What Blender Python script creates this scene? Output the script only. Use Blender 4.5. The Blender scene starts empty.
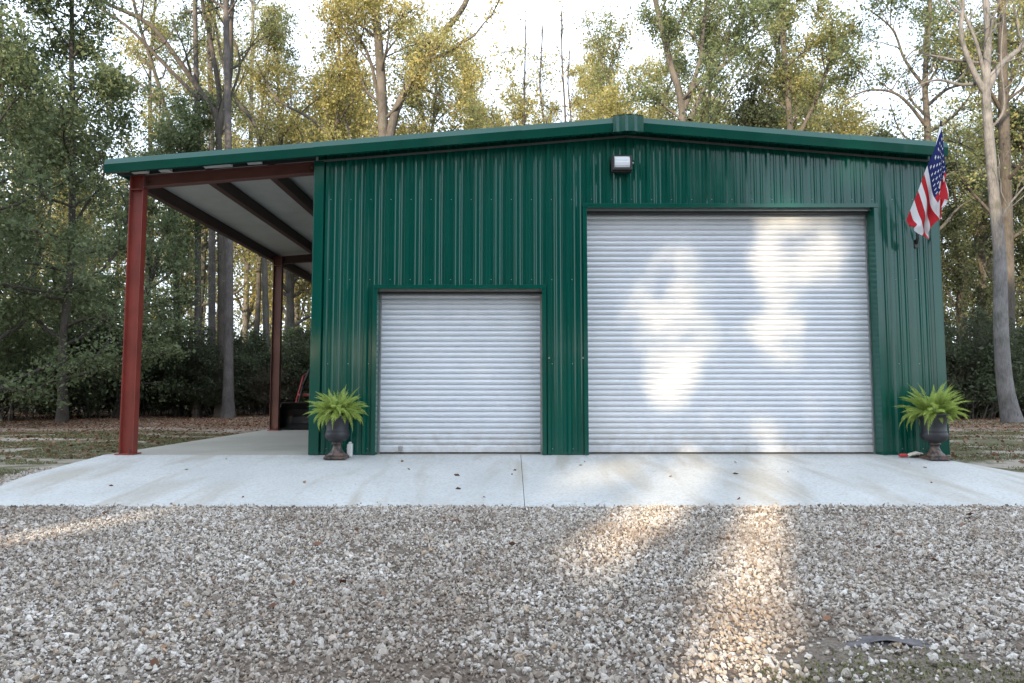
import bpy, math, random
import numpy as np
from mathutils import Vector, noise as mnoise

R = math.radians
PI = math.pi
scene = bpy.context.scene
COL = scene.collection

# ------------------------------------------------------------------ camera numbers
FPX = 1024 * 24 / 36.0
PITCH = math.atan(50 / 683)
CAMY, CAMZ = -10.2, 0.937

def at(px, py, Y):
    """point on the plane y=Y seen at a pixel of the photograph (used to measure real positions)"""
    u = (px - 512) / FPX; v = (341.5 - py) / FPX
    d = (u, math.cos(PITCH) - v * math.sin(PITCH), math.sin(PITCH) + v * math.cos(PITCH))
    t = (Y - CAMY) / d[1]
    return Vector((d[0] * t, Y, CAMZ + d[2] * t))

SUN_AZ, SUN_EL = 22.0, 14.0          # light travels towards +y and +x

# ------------------------------------------------------------------ object helpers
def tag(o, label=None, cat=None, group=None, kind=None):
    if label: o['label'] = label
    if cat: o['category'] = cat
    if group: o['group'] = group
    if kind: o['kind'] = kind
    return o

def empty(name, loc=(0, 0, 0), rz=0):
    o = bpy.data.objects.new(name, None); COL.objects.link(o)
    o.location = loc; o.rotation_euler = (0, 0, rz)
    o.empty_display_size = 0.2
    return o

def link_mesh(name, me, mat, parent=None):
    o = bpy.data.objects.new(name, me); COL.objects.link(o)
    if mat is not None:
        for m in (mat if isinstance(mat, (list, tuple)) else [mat]): me.materials.append(m)
    if parent is not None: o.parent = parent
    return o

def arr_mesh(name, V, Fq, smooth=False, midx=None):
    """mesh from numpy arrays; Fq (n,k) faces of one size"""
    V = np.asarray(V, dtype=np.float32); Fq = np.asarray(Fq, dtype=np.int32)
    me = bpy.data.meshes.new(name)
    me.vertices.add(len(V)); me.vertices.foreach_set('co', V.ravel())
    n, k = Fq.shape
    me.loops.add(n * k); me.loops.foreach_set('vertex_index', Fq.ravel())
    me.polygons.add(n)
    me.polygons.foreach_set('loop_start', np.arange(0, n * k, k, dtype=np.int32))
    me.polygons.foreach_set('use_smooth', np.full(n, bool(smooth)))
    if midx is not None: me.polygons.foreach_set('material_index', np.asarray(midx, dtype=np.int32))
    me.update(calc_edges=True)
    return me

class MB:
    def __init__(s): s.v = []; s.f = []; s.sm = []
    def add(s, vs, fs, smooth=False):
        b = len(s.v); s.v += [tuple(v) for v in vs]
        s.f += [tuple(i + b for i in f) for f in fs]; s.sm += [smooth] * len(fs)
        return s
    def box(s, x0, x1, y0, y1, z0, z1):
        vs = [(x0,y0,z0),(x1,y0,z0),(x1,y1,z0),(x0,y1,z0),(x0,y0,z1),(x1,y0,z1),(x1,y1,z1),(x0,y1,z1)]
        return s.add(vs, [(0,3,2,1),(4,5,6,7),(0,1,5,4),(1,2,6,5),(2,3,7,6),(3,0,4,7)])
    def prism(s, poly, path0, path1, smooth=False):
        """loft polygon poly0 (list of 3d pts) to poly1"""
        n = len(path0); vs = list(path0) + list(path1)
        fs = [(i, (i + 1) % n, n + (i + 1) % n, n + i) for i in range(n)]
        fs += [tuple(range(n))[::-1], tuple(range(n, 2 * n))]
        return s.add(vs, fs, smooth)
    def tube(s, pts, rad, sides=8, cap=True):
        pts = [Vector(p) for p in pts]
        if not isinstance(rad, (list, tuple)): rad = [rad] * len(pts)
        vs = []; ref = None
        for i, p in enumerate(pts):
            a = pts[max(i - 1, 0)]; b = pts[min(i + 1, len(pts) - 1)]
            d = (b - a).normalized()
            if ref is None: ref = Vector((1, 0, 0)) if abs(d.x) < 0.8 else Vector((0, 1, 0))
            n1 = (ref - d * ref.dot(d)).normalized(); n2 = d.cross(n1); ref = n1
            for k in range(sides):
                t = 2 * PI * k / sides
                vs.append(p + (n1 * math.cos(t) + n2 * math.sin(t)) * rad[i])
        fs = []
        for i in range(len(pts) - 1):
            for k in range(sides):
                k2 = (k + 1) % sides
                fs.append((i*sides+k, i*sides+k2, (i+1)*sides+k2, (i+1)*sides+k))
        s.add(vs, fs, True)
        if cap:
            b = len(s.v) - len(vs)
            s.f += [tuple(b + k for k in range(sides))[::-1], tuple(b + len(vs) - sides + k for k in range(sides))]
            s.sm += [False, False]
        return s
    def lathe(s, prof, c=(0, 0, 0), n=28, wob=0):
        vs = []
        for r, z in prof:
            for k in range(n):
                t = 2 * PI * k / n
                rr = r * (1 + wob * math.sin(t * 9))
                vs.append((c[0] + rr * math.cos(t), c[1] + rr * math.sin(t), c[2] + z))
        fs = []
        for i in range(len(prof) - 1):
            for k in range(n):
                k2 = (k + 1) % n
                fs.append((i*n+k, i*n+k2, (i+1)*n+k2, (i+1)*n+k))
        return s.add(vs, fs, True)
    def mesh(s, name):
        me = bpy.data.meshes.new(name); me.from_pydata(s.v, [], s.f)
        me.polygons.foreach_set('use_smooth', s.sm); me.update()
        return me
    def build(s, name, mat, parent=None):
        return link_mesh(name, s.mesh(name), mat, parent)
    def build_each(s, name, mat, parent=None):
        """one object for every unconnected piece"""
        p = list(range(len(s.v)))
        def fd(a):
            while p[a] != a: p[a] = p[p[a]]; a = p[a]
            return a
        for f in s.f:
            for q in f[1:]: p[fd(q)] = fd(f[0])
        grp = {}
        for k, f in enumerate(s.f): grp.setdefault(fd(f[0]), []).append(k)
        out = []
        for ks in grp.values():
            ids = sorted({i for k in ks for i in s.f[k]}); mp = {a: b for b, a in enumerate(ids)}
            m = MB(); m.v = [s.v[i] for i in ids]; m.f = [tuple(mp[i] for i in s.f[k]) for k in ks]; m.sm = [s.sm[k] for k in ks]
            out.append(m.build(name, mat, parent))
        return out

def bevel(o, w=0.004, seg=2):
    m = o.modifiers.new('bevel', 'BEVEL'); m.width = w; m.segments = seg; m.limit_method = 'ANGLE'
    m.angle_limit = R(40)
    return o

# ------------------------------------------------------------------ materials
class NT:
    def __init__(s, name):
        s.m = bpy.data.materials.new(name); s.m.use_nodes = True
        s.t = s.m.node_tree; s.t.nodes.clear()
        s.out = s.n('ShaderNodeOutputMaterial'); s.b = s.n('ShaderNodeBsdfPrincipled')
        s.l(s.b.outputs[0], s.out.inputs[0])
    def n(s, ty, **kw):
        nd = s.t.nodes.new(ty)
        for k, v in kw.items(): setattr(nd, k, v)
        return nd
    def l(s, a, b): s.t.links.new(a, b)
    def coord(s, scale=(1, 1, 1), kind='Object'):
        tc = s.n('ShaderNodeTexCoord'); mp = s.n('ShaderNodeMapping')
        mp.inputs['Scale'].default_value = scale
        s.l(tc.outputs[kind], mp.inputs[0]); return mp.outputs[0]
    def geo(s, scale=(1, 1, 1)):
        g = s.n('ShaderNodeNewGeometry'); mp = s.n('ShaderNodeMapping')
        mp.inputs['Scale'].default_value = scale
        s.l(g.outputs['Position'], mp.inputs[0]); return mp.outputs[0]
    def noise(s, vec, sc, det=4, rough=0.55, dist=0):
        nd = s.n('ShaderNodeTexNoise'); nd.inputs['Scale'].default_value = sc
        nd.inputs['Detail'].default_value = det; nd.inputs['Roughness'].default_value = rough
        nd.inputs['Distortion'].default_value = dist
        if vec is not None: s.l(vec, nd.inputs['Vector'])
        return nd.outputs['Fac']
    def ramp(s, fac, stops, interp='LINEAR'):
        r = s.n('ShaderNodeValToRGB'); r.color_ramp.interpolation = interp
        e = r.color_ramp.elements
        while len(e) < len(stops): e.new(0.5)
        for i, (p, c) in enumerate(stops):
            e[i].position = p
            e[i].color = (c[0], c[1], c[2], 1) if not isinstance(c, (int, float)) else (c, c, c, 1)
        s.l(fac, r.inputs[0]); return r.outputs[0]
    def mix(s, fac, a, b, mode='MIX'):
        m = s.n('ShaderNodeMix', data_type='RGBA', blend_type=mode)
        for inp, v in ((m.inputs[0], fac), (m.inputs[6], a), (m.inputs[7], b)):
            if isinstance(v, (int, float)): inp.default_value = v
            elif isinstance(v, tuple): inp.default_value = (v[0], v[1], v[2], 1)
            else: s.l(v, inp)
        return m.outputs[2]
    def bump(s, h, strength=0.3, dist=0.01):
        b = s.n('ShaderNodeBump'); b.inputs['Strength'].default_value = strength
        b.inputs['Distance'].default_value = dist
        s.l(h, b.inputs['Height']); s.l(b.outputs[0], s.b.inputs['Normal'])
    def set(s, **kw):
        for k, v in kw.items():
            inp = s.b.inputs[k.replace('_', ' ')]
            if isinstance(v, tuple): inp.default_value = (v[0], v[1], v[2], 1) if len(v) == 3 else v
            elif isinstance(v, (int, float)): inp.default_value = v
            else: s.l(v, inp)
        return s.m

def simple(name, col, rough=0.5, metal=0.0, var=0.12, sc=6, bump=0.0, spec=0.5):
    t = NT(name); v = t.coord()
    f = t.noise(v, sc, 5)
    c = t.ramp(f, [(0.25, tuple(x * (1 - var) for x in col)), (0.75, tuple(min(1, x * (1 + var)) for x in col))])
    if bump: t.bump(f, bump, 0.01)
    t.set(Base_Color=c, Roughness=rough, Metallic=metal)
    t.b.inputs['Specular IOR Level'].default_value = spec
    return t.m

def green_paint():
    t = NT('green_painted_steel'); v = t.geo()
    f = t.noise(t.geo((1.0, 1.0, 0.25)), 2.2, 4)
    c = t.ramp(f, [(0.3, (0.0015, 0.062, 0.044)), (0.7, (0.0022, 0.077, 0.054))])
    r = t.ramp(t.noise(v, 3, 4), [(0.3, 0.10), (0.7, 0.17)])
    t.bump(t.noise(t.geo((2.0, 2.0, 0.5)), 1.3, 1), 0.25, 0.02)
    t.set(Base_Color=c, Roughness=r)
    t.b.inputs['Specular IOR Level'].default_value = 0.48
    return t.m

def door_paint():
    t = NT('white_roll_door_steel'); v = t.geo()
    f = t.noise(v, 1.5, 4)
    c = t.ramp(f, [(0.3, (0.62, 0.645, 0.68)), (0.7, (0.68, 0.70, 0.73))])
    d = t.noise(t.geo((0.6, 1, 7)), 4, 5)
    c = t.mix(t.ramp(d, [(0.58, 0.0), (0.85, 0.35)]), c, (0.42, 0.40, 0.36))
    sp_ = t.n('ShaderNodeSeparateXYZ'); t.l(v, sp_.inputs[0])          # splash-back dirt along the foot of the curtain
    mr_ = t.n('ShaderNodeMapRange'); mr_.inputs[1].default_value = .55; mr_.inputs[2].default_value = .02; mr_.inputs[4].default_value = .6; t.l(sp_.outputs[2], mr_.inputs[0])
    mu_ = t.n('ShaderNodeMath', operation='MULTIPLY'); t.l(mr_.outputs[0], mu_.inputs[0]); t.l(t.ramp(t.noise(v, 5, 6, .7), [(0.4, 0.1), (0.65, 1.0)]), mu_.inputs[1])
    c = t.mix(mu_.outputs[0], c, (0.40, 0.36, 0.30))
    t.bump(t.noise(t.geo((1, 1, 1)), 2.3, 2), 0.25, 0.02)
    t.set(Base_Color=c, Roughness=0.38, Metallic=0.15); return t.m

def concrete(name='broom_finished_concrete', A=(0.42, 0.43, 0.42), B=(0.54, 0.545, 0.53)):
    t = NT(name); v = t.geo()
    f = t.noise(v, 0.7, 6, 0.6)
    c = t.ramp(f, [(0.3, A), (0.7, B)])
    # tyre wear and water streaks running out of the doors
    st = t.noise(t.geo((1.6, 0.28, 1)), 1.3, 4, 0.55, 0.6)
    c = t.mix(t.ramp(st, [(0.50, 0.0), (0.66, 0.75)]), c, (0.37, 0.34, 0.285))
    sp = t.noise(v, 30, 5, 0.7)
    c = t.mix(t.ramp(sp, [(0.35, 0.55), (0.52, 0.0)]), c, (0.27, 0.26, 0.235))
    sp2 = t.noise(v, 6, 6, 0.75)
    c = t.mix(t.ramp(sp2, [(0.58, 0.0), (0.68, 0.45)]), c, (0.30, 0.27, 0.22))
    h = t.noise(t.geo((1, 14, 1)), 16, 5, 0.7)
    t.bump(h, 0.25, 0.004)
    t.set(Base_Color=c, Roughness=0.75); return t.m

def red_primer():
    t = NT('red_primer_steel'); v = t.geo()
    c = t.ramp(t.noise(v, 3, 5), [(0.3, (0.18, 0.033, 0.024)), (0.7, (0.265, 0.046, 0.033))])
    d = t.noise(t.geo((1, 1, 0.25)), 9, 5, 0.65)
    c = t.mix(t.ramp(d, [(0.55, 0.0), (0.72, 0.6)]), c, (0.085, 0.030, 0.024))
    t.set(Base_Color=c, Roughness=0.45); return t.m

def insulation():
    t = NT('white_vinyl_insulation'); v = t.geo()
    c = t.ramp(t.noise(v, 1.5, 5), [(0.3, (0.50, 0.50, 0.49)), (0.7, (0.62, 0.62, 0.61))])
    w = t.noise(t.geo((0.5, 2.2, 1)), 3.2, 3, 0.5, 1.5)
    t.bump(w, 0.8, 0.05)
    t.set(Base_Color=c, Roughness=0.55); return t.m

def bark(name, a, b, sc=1.0, moss=0.0):
    t = NT(name); v = t.coord((6 * sc, 6 * sc, 1.2 * sc))
    f = t.noise(v, 3, 7, 0.7, 0.5)
    c = t.ramp(f, [(0.32, a), (0.68, b)])
    p = t.noise(t.coord(), 1.2 * sc, 4)
    c = t.mix(t.ramp(p, [(0.45, 0.0), (0.7, 0.5)]), c, tuple(x * 1.5 for x in b))
    if moss: c = t.mix(t.ramp(t.noise(t.coord(), 2.2, 5), [(0.5, 0.0), (0.7, moss)]), c, (0.05, 0.06, 0.03))
    t.bump(f, 0.8, 0.03)
    t.set(Base_Color=c, Roughness=0.9); return t.m

def leaf_mat(name, cols, trans=0.48, rough=0.55):
    """cols: dark, mid, light; each leaf is a mesh island with a random tone"""
    t = NT(name)
    g = t.n('ShaderNodeNewGeometry')
    c1 = t.ramp(g.outputs['Random Per Island'], [(0.0, cols[0]), (0.5, cols[1]), (1.0, cols[2])])
    n = t.noise(t.geo(), 0.45, 3)
    c = t.mix(t.ramp(n, [(0.42, 0.0), (0.62, 0.75)]), c1, cols[3])
    t.set(Base_Color=c, Roughness=rough)
    t.b.inputs['Specular IOR Level'].default_value = 0.35
    tr = t.n('ShaderNodeBsdfTranslucent'); t.l(c, tr.inputs[0])
    mx = t.n('ShaderNodeMixShader'); mx.inputs[0].default_value = trans
    t.l(t.b.outputs[0], mx.inputs[1]); t.l(tr.outputs[0], mx.inputs[2]); t.l(mx.outputs[0], t.out.inputs[0])
    return t.m

M = {}
M['green'] = green_paint()
M['door'] = door_paint()
M['concrete'] = concrete(); M['old_shaded_concrete'] = concrete('dusty_shaded_concrete', (0.30, 0.28, 0.24), (0.42, 0.395, 0.34))  # second one: dusty tan floor, also darkened in colour for the carport's shade
M['primer'] = red_primer()
M['deep_shade_primer'] = simple('deep_shade_red_primer', (0.055, 0.022, 0.018), 0.5, sc=4)  # red primer darkened in colour for the deep shade under the carport roof
M['shaded_primer'] = simple('shaded_red_primer', (0.13, 0.050, 0.040), .45, sc=4)  # same red primer, browned and darkened to carry the shade on the frame
M['insul'] = insulation()
M['galv'] = simple('galvanised_steel', (0.42, 0.43, 0.44), 0.38, 0.8, 0.15, 12)
M['rubber'] = simple('black_rubber', (0.02, 0.02, 0.021), 0.8)
M['dark_int'] = simple('dark_shade_fill', (0.03, 0.033, 0.035), 0.6)  # near-black tone painting in shade at soffit, rafter gap and door heads
M['bronze'] = simple('dark_bronze_housing', (0.022, 0.020, 0.019), 0.4)
M['white_metal'] = simple('white_pole', (0.75, 0.75, 0.74), 0.35, 0.2, 0.05)
M['brass'] = simple('gold_finial', (0.5, 0.33, 0.1), 0.35, 0.9)
M['bark_pale'] = bark('pale_grey_bark', (0.07, 0.066, 0.064), (0.21, 0.20, 0.195), 1.3, 0.45)
M['bark_grey'] = bark('grey_bark', (0.045, 0.040, 0.036), (0.13, 0.115, 0.10), 1.0, 0.3)
M['bark_dark'] = bark('dark_bark', (0.035, 0.030, 0.025), (0.10, 0.085, 0.070), 1.2)
M['bark_pine'] = bark('pine_bark', (0.045, 0.038, 0.036), (0.13, 0.115, 0.108), 1.6)
M['l_gold'] = leaf_mat('golden_leaves', [(0.24, 0.215, 0.07), (0.44, 0.39, 0.14), (0.62, 0.54, 0.24), (0.32, 0.32, 0.13)])
M['l_olive'] = leaf_mat('olive_leaves', [(0.14, 0.155, 0.065), (0.27, 0.27, 0.11), (0.48, 0.43, 0.18), (0.18, 0.215, 0.09)])
M['l_green'] = leaf_mat('green_leaves', [(0.095, 0.125, 0.062), (0.17, 0.21, 0.10), (0.29, 0.33, 0.165), (0.135, 0.175, 0.085)])
M['l_dark'] = leaf_mat('dark_evergreen_leaves', [(0.045, 0.065, 0.034), (0.080, 0.108, 0.055), (0.14, 0.165, 0.085), (0.075, 0.085, 0.050)])
M['l_brush'] = leaf_mat('grey_brush_leaves', [(0.050, 0.056, 0.034), (0.090, 0.095, 0.058), (0.15, 0.135, 0.085), (0.085, 0.068, 0.046)])
M['l_fern'] = leaf_mat('fern_green', [(0.24, 0.33, 0.07), (0.44, 0.55, 0.14), (0.62, 0.70, 0.24), (0.40, 0.50, 0.13)], 0.45, 0.45)
M['l_dead'] = leaf_mat('fallen_brown_leaves', [(0.10, 0.045, 0.025), (0.20, 0.10, 0.055), (0.32, 0.20, 0.12), (0.17, 0.10, 0.06)], 0.1, 0.8)
M['grass'] = leaf_mat('grass_blades', [(0.085, 0.095, 0.035), (0.14, 0.15, 0.060), (0.26, 0.23, 0.12), (0.16, 0.15, 0.075)], 0.25, 0.7)

# ------------------------------------------------------------------ foliage / wood generators
def tube_arrays(path, rad, sides):
    P = np.array(path, dtype=float); n = len(P)
    T = np.gradient(P, axis=0); T /= np.linalg.norm(T, axis=1)[:, None] + 1e-9
    ref = np.array([1.0, 0.13, 0.07]); 
    N1 = ref - (T @ ref)[:, None] * T; N1 /= np.linalg.norm(N1, axis=1)[:, None] + 1e-9
    N2 = np.cross(T, N1)
    a = np.linspace(0, 2 * PI, sides, endpoint=False)
    rad = np.asarray(rad, dtype=float)
    V = P[:, None, :] + rad[:, None, None] * (np.cos(a)[None, :, None] * N1[:, None, :] + np.sin(a)[None, :, None] * N2[:, None, :])
    i = np.arange(n - 1)[:, None] * sides; k = np.arange(sides)[None, :]; k2 = (k + 1) % sides
    F = np.stack([i + k, i + k2, i + sides + k2, i + sides + k], -1).reshape(-1, 4)
    return V.reshape(-1, 3), F

def wood_mesh(name, tubes):
    Vs, Fs, b = [], [], 0
    for path, rad, sides in tubes:
        V, F = tube_arrays(path, rad, sides); Vs.append(V); Fs.append(F + b); b += len(V)
    return arr_mesh(name, np.concatenate(Vs), np.concatenate(Fs), True)

def resample(pts, n):
    P = np.array([tuple(p) for p in pts], dtype=float)
    if len(P) > 2:   # Catmull-Rom smoothing
        out = []
        Q = np.vstack([2 * P[0] - P[1], P, 2 * P[-1] - P[-2]])
        for i in range(1, len(Q) - 2):
            for s in np.linspace(0, 1, 6, endpoint=False):
                a, b, c, d = Q[i-1], Q[i], Q[i+1], Q[i+2]
                out.append(0.5 * ((2*b) + (-a+c)*s + (2*a-5*b+4*c-d)*s*s + (-a+3*b-3*c+d)*s**3))
        out.append(P[-1]); P = np.array(out)
    d = np.r_[0, np.cumsum(np.linalg.norm(np.diff(P, axis=0), axis=1))]
    t = np.linspace(0, d[-1], n)
    return np.stack([np.interp(t, d, P[:, k]) for k in range(3)], 1)

def leaves_mesh(name, C, size, rng, flat=0.0, aspect=0.55):
    n = len(C)
    a = rng.normal(size=(n, 3)); a /= np.linalg.norm(a, axis=1)[:, None]
    b = rng.normal(size=(n, 3)); 
    if flat: b = b + np.array([0, 0, flat]) ; a[:, 2] *= (1 - min(flat, .8)); a /= np.linalg.norm(a, axis=1)[:, None]
    b = np.cross(a, b); b /= np.linalg.norm(b, axis=1)[:, None] + 1e-9
    s = size * rng.lognormal(-.05, .38, n).clip(.45, 2.2)[:, None]
    V = np.stack([C - a * s * .5, C + b * s * .5 * aspect, C + a * s * .5, C - b * s * .5 * aspect], 1).reshape(-1, 3)
    F = np.arange(4 * n).reshape(n, 4)
    return arr_mesh(name, V, F, False)

def wander(rng, p, d, L, n, up, jit, droop=0.0):
    pts = [p.copy()]; d = d / np.linalg.norm(d); st = L / n
    for i in range(n):
        d = d + rng.normal(size=3) * jit + np.array([0, 0, up - droop * i / n]) / n
        d /= np.linalg.norm(d); p = p + d * st; pts.append(p.copy())
    return np.array(pts)

DENS = 1.5
def grow(rng, path, r0, r1, nl=14, t0=0.35, L=4.5, el=(15, 55), nsub=6, up=0.5, nleaf=30, sig=0.35,
         taper=0.6, trunk_sides=10, subL=0.42, leafless=0.0, top=True, flare=1.5):
    """trunk path -> (tubes of the trunk, tubes of limbs, leaf centres)"""
    P = resample(path, 26) if len(path) < 20 else np.array(path)
    n = len(P); tt = np.linspace(0, 1, n)
    rad = r0 + (r1 - r0) * tt ** 0.85
    rad[:3] *= np.array([flare, 1 + (flare - 1) * .35, 1 + (flare - 1) * .1])
    trunk = [(P, rad, trunk_sides)]; limbs = []; cl = []
    def spray(seg, rr, lo=0.25):
        m = len(seg)
        for i in range(m):
            if i / (m - 1) >= lo: cl.append(seg[i])
    for i in range(nl):
        t = t0 + (1 - t0) * (i + rng.uniform(0, 1)) / nl; t = min(t, .985)
        k = t * (n - 1); k0 = int(k); p = P[k0] * (1 - (k - k0)) + P[min(k0 + 1, n - 1)] * (k - k0)
        az = i * 2.4 + rng.uniform(-.6, .6); e = R(rng.uniform(*el) + 25 * (t - t0) / (1 - t0))
        d = np.array([math.cos(az) * math.cos(e), math.sin(az) * math.cos(e), math.sin(e)])
        Ll = L * (1 - taper * (t - t0) / (1 - t0)) * rng.uniform(.7, 1.2)
        seg = wander(rng, p, d, Ll, 7, up, .16)
        rb = min(np.interp(t, tt, rad) * .55, .02 + Ll * .02)
        limbs.append((seg, np.linspace(rb, .012, 8), 5))
        if leafless < 1: spray(seg, rb, .6)
        for j in range(nsub):
            s = rng.uniform(.25, 1.0) * 7; s0 = min(int(s), 6)
            q = seg[s0] * (1 - (s - s0)) + seg[s0 + 1] * (s - s0)
            dd = seg[s0 + 1] - seg[s0]; dd = dd / np.linalg.norm(dd) + rng.normal(size=3) * .65
            sub = wander(rng, q, dd, Ll * subL * rng.uniform(.6, 1.2), 4, up * .6, .22)
            limbs.append((sub, np.linspace(rb * .35, .006, 5), 3))
            spray(sub, 0, .2)
    C = np.array(cl)
    if nleaf and len(C):
        keep = rng.uniform(size=len(C)) > leafless
        C = C[keep]
        w = rng.uniform(.3, 1.7, len(C))
        cnt = np.maximum((nleaf * DENS * w).astype(int), 1)
        C = np.repeat(C, cnt, 0) + rng.normal(size=(cnt.sum(), 3)) * np.repeat(rng.uniform(.35, 1.1, len(C)), cnt)[:, None] * sig * np.array([1, 1, .7])
    return trunk, limbs, C

def make_tree(name, trunk, limbs, C, leafsize, lm, bm, rng, loc=(0, 0, 0), flat=0.0):
    root = empty(name, loc)
    link_mesh('trunk', wood_mesh('trunk', trunk), bm, root)
    if limbs: link_mesh('branches', wood_mesh('branches', limbs), bm, root)
    if C is not None and len(C): link_mesh('crown', leaves_mesh('crown', C, leafsize * 1.05, rng, flat), lm, root)
    return root

def copy_tree(o, loc, rz, s, label=None, group=None):
    c = o.copy(); COL.objects.link(c); c.location = loc; c.rotation_euler = (0, 0, rz); c.scale = (s, s, s)
    if label: c['label'] = label
    if group: c['group'] = group
    for ch in o.children:
        d = ch.copy(); COL.objects.link(d); d.parent = c
    return c

# ------------------------------------------------------------------ ground
GZ = -0.10
def ground_z(x, y):
    """lawn level, falling to the gravel yard in front"""
    s = min(max((-y - 0.6) / 2.6, 0), 1)
    z = GZ + (-0.245 - GZ) * (s * s * (3 - 2 * s))
    far = min(max((abs(y - 2) + abs(x) * .5 - 22) / 30, 0), 1)
    w = min(max((abs(x) - 8.5) / 4, 0), 1) if y > -3 else 0
    w = max(w, min(max((y - 14) / 4, 0), 1))
    z += w * 0.05 * mnoise.noise(Vector((x * .35, y * .35, 0))) + far * .25 * mnoise.noise(Vector((x * .08, y * .08, 3)))
    return z

def make_ground():
    xs = np.unique(np.concatenate([np.linspace(-600, -40, 15), np.arange(-40, 40.1, 0.8), np.linspace(40, 600, 15)]))
    ys = np.unique(np.concatenate([np.linspace(-500, -40, 12), np.arange(-40, 60.1, 0.8), np.linspace(60, 900, 16)]))
    X, Y = np.meshgrid(xs, ys)
    Z = np.array([[ground_z(a, b) for a in xs] for b in ys])
    V = np.stack([X, Y, Z], -1).reshape(-1, 3); nx = len(xs)
    i = np.arange(len(ys) - 1)[:, None] * nx + np.arange(nx - 1)[None, :]
    F = np.stack([i, i + 1, i + nx + 1, i + nx], -1).reshape(-1, 4)
    t = NT('yard_soil_and_grass'); v = t.geo()
    lit = t.ramp(t.noise(v, 9, 7, 0.7), [(0.3, (0.10, 0.065, 0.045)), (0.5, (0.20, 0.135, 0.095)), (0.7, (0.33, 0.26, 0.20))])
    sand = t.ramp(t.noise(v, 14, 6, 0.7), [(0.3, (0.30, 0.25, 0.20)), (0.7, (0.46, 0.41, 0.35))])
    gr = t.ramp(t.noise(v, 22, 6, 0.75), [(0.3, (0.055, 0.060, 0.025)), (0.55, (0.12, 0.115, 0.05)), (0.75, (0.22, 0.18, 0.10))])
    # wheel track of pale sand, grass near the slab, leaf litter towards the wood
    mpn = t.noise(t.geo((0.5, 0.9, 1)), 0.8, 8, 0.72, 0.8)
    c = t.mix(t.ramp(mpn, [(0.47, 0.0), (0.56, 0.9)]), gr, sand)
    sep = t.n('ShaderNodeSeparateXYZ'); t.l(t.geo(), sep.inputs[0])
    mr = t.n('ShaderNodeMapRange'); mr.inputs[1].default_value = 4; mr.inputs[2].default_value = 9
    t.l(sep.outputs[1], mr.inputs[0])
    c = t.mix(mr.outputs[0], c, t.mix(t.ramp(mpn, [(0.50, 0.0), (0.62, 0.8)]), lit, sand))
    t.bump(t.noise(v, 12, 7, 0.75), 0.8, 0.05)
    t.set(Base_Color=c, Roughness=0.95)
    tag(link_mesh('ground', arr_mesh('ground', V, F, True), t.m), kind='structure')
make_ground()

# ------------------------------------------------------------------ concrete
SL = 0.073                                   # fall of the apron
YF = -3.15                                   # its front edge
def ap_z(y): return SL * y
def slab(mb, poly, thick=0.12, zf=None):
    """poly in plan counter-clockwise; top on zf(y)"""
    n = len(poly)
    top = [(x, y, zf(y)) for x, y in poly]; bot = [(x, y, zf(y) - thick) for x, y in poly]
    mb.add(top + bot, [tuple(range(n)), tuple(range(2 * n - 1, n - 1, -1))] +
           [(i, n + i, n + (i + 1) % n, (i + 1) % n) for i in range(n)])
a = MB(); g = 0.003
slab(a, [(-6.05, 0), (-6.09, -1.5), (-6.01, -2.0), (-5.80, -2.5), (-5.46, -2.95), (-5.15, YF), (0.13 - g, YF), (0.13 - g, 0)], zf=ap_z)
slab(a, [(0.13 + g, 0), (0.13 + g, YF), (3.2 - .001, YF), (3.2 - .001, 0)], zf=ap_z)
slab(a, [(3.2 + .001, 0), (3.2 + .001, YF), (7.05, YF), (6.55, -1.5), (6.15, -0.35), (6.15, 0)], zf=ap_z)
o = a.build('concrete_apron', M['concrete']); bevel(o, 0.003); tag(o, kind='structure')
a = MB()
slab(a, [(-6.05, 0.012), (6.5, 0.012), (6.5, 12.6), (-6.05, 12.6)], 0.2, lambda y: 0.0)
o = a.build('concrete_floor', M['old_shaded_concrete']); tag(o, kind='structure')

# ------------------------------------------------------------------ garage
WX0, WX1, RX = -2.96, 6.41, 1.74
RZ = 5.02
def roof_z(x): return RZ - abs(x - RX) / 12.0
SD = (-2.03, 0.462, 2.485); BD = (1.12, 5.485, 3.725)
DEPTH = 12.5
G = empty('metal_garage', (0, 0, 0))
tag(G, 'green ribbed metal garage with two white roll-up doors and an open carport on its left', 'garage')

def rib_profile(x0, x1, phase=-0.06, pitch=0.305):
    """(x, outward offset) samples of the ribbed steel sheet"""
    pts = []
    k0 = int(math.floor((x0 - phase) / pitch)) - 1; k1 = int(math.ceil((x1 - phase) / pitch)) + 1
    for k in range(k0, k1):
        c = phase + k * pitch
        pts += [(c - .046, 0), (c - .019, .033), (c + .019, .033), (c + .046, 0)]
        for m in (c + .105, c + .200):
            pts += [(m - .024, 0), (m - .009, .010), (m + .009, .010), (m + .024, 0)]
    pts.sort(); xs = [p[0] for p in pts]; ys = [p[1] for p in pts]
    out = [(x0, float(np.interp(x0, xs, ys)))] + [p for p in pts if x0 + 1e-4 < p[0] < x1 - 1e-4] + [(x1, float(np.interp(x1, xs, ys)))]
    return out

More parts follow.
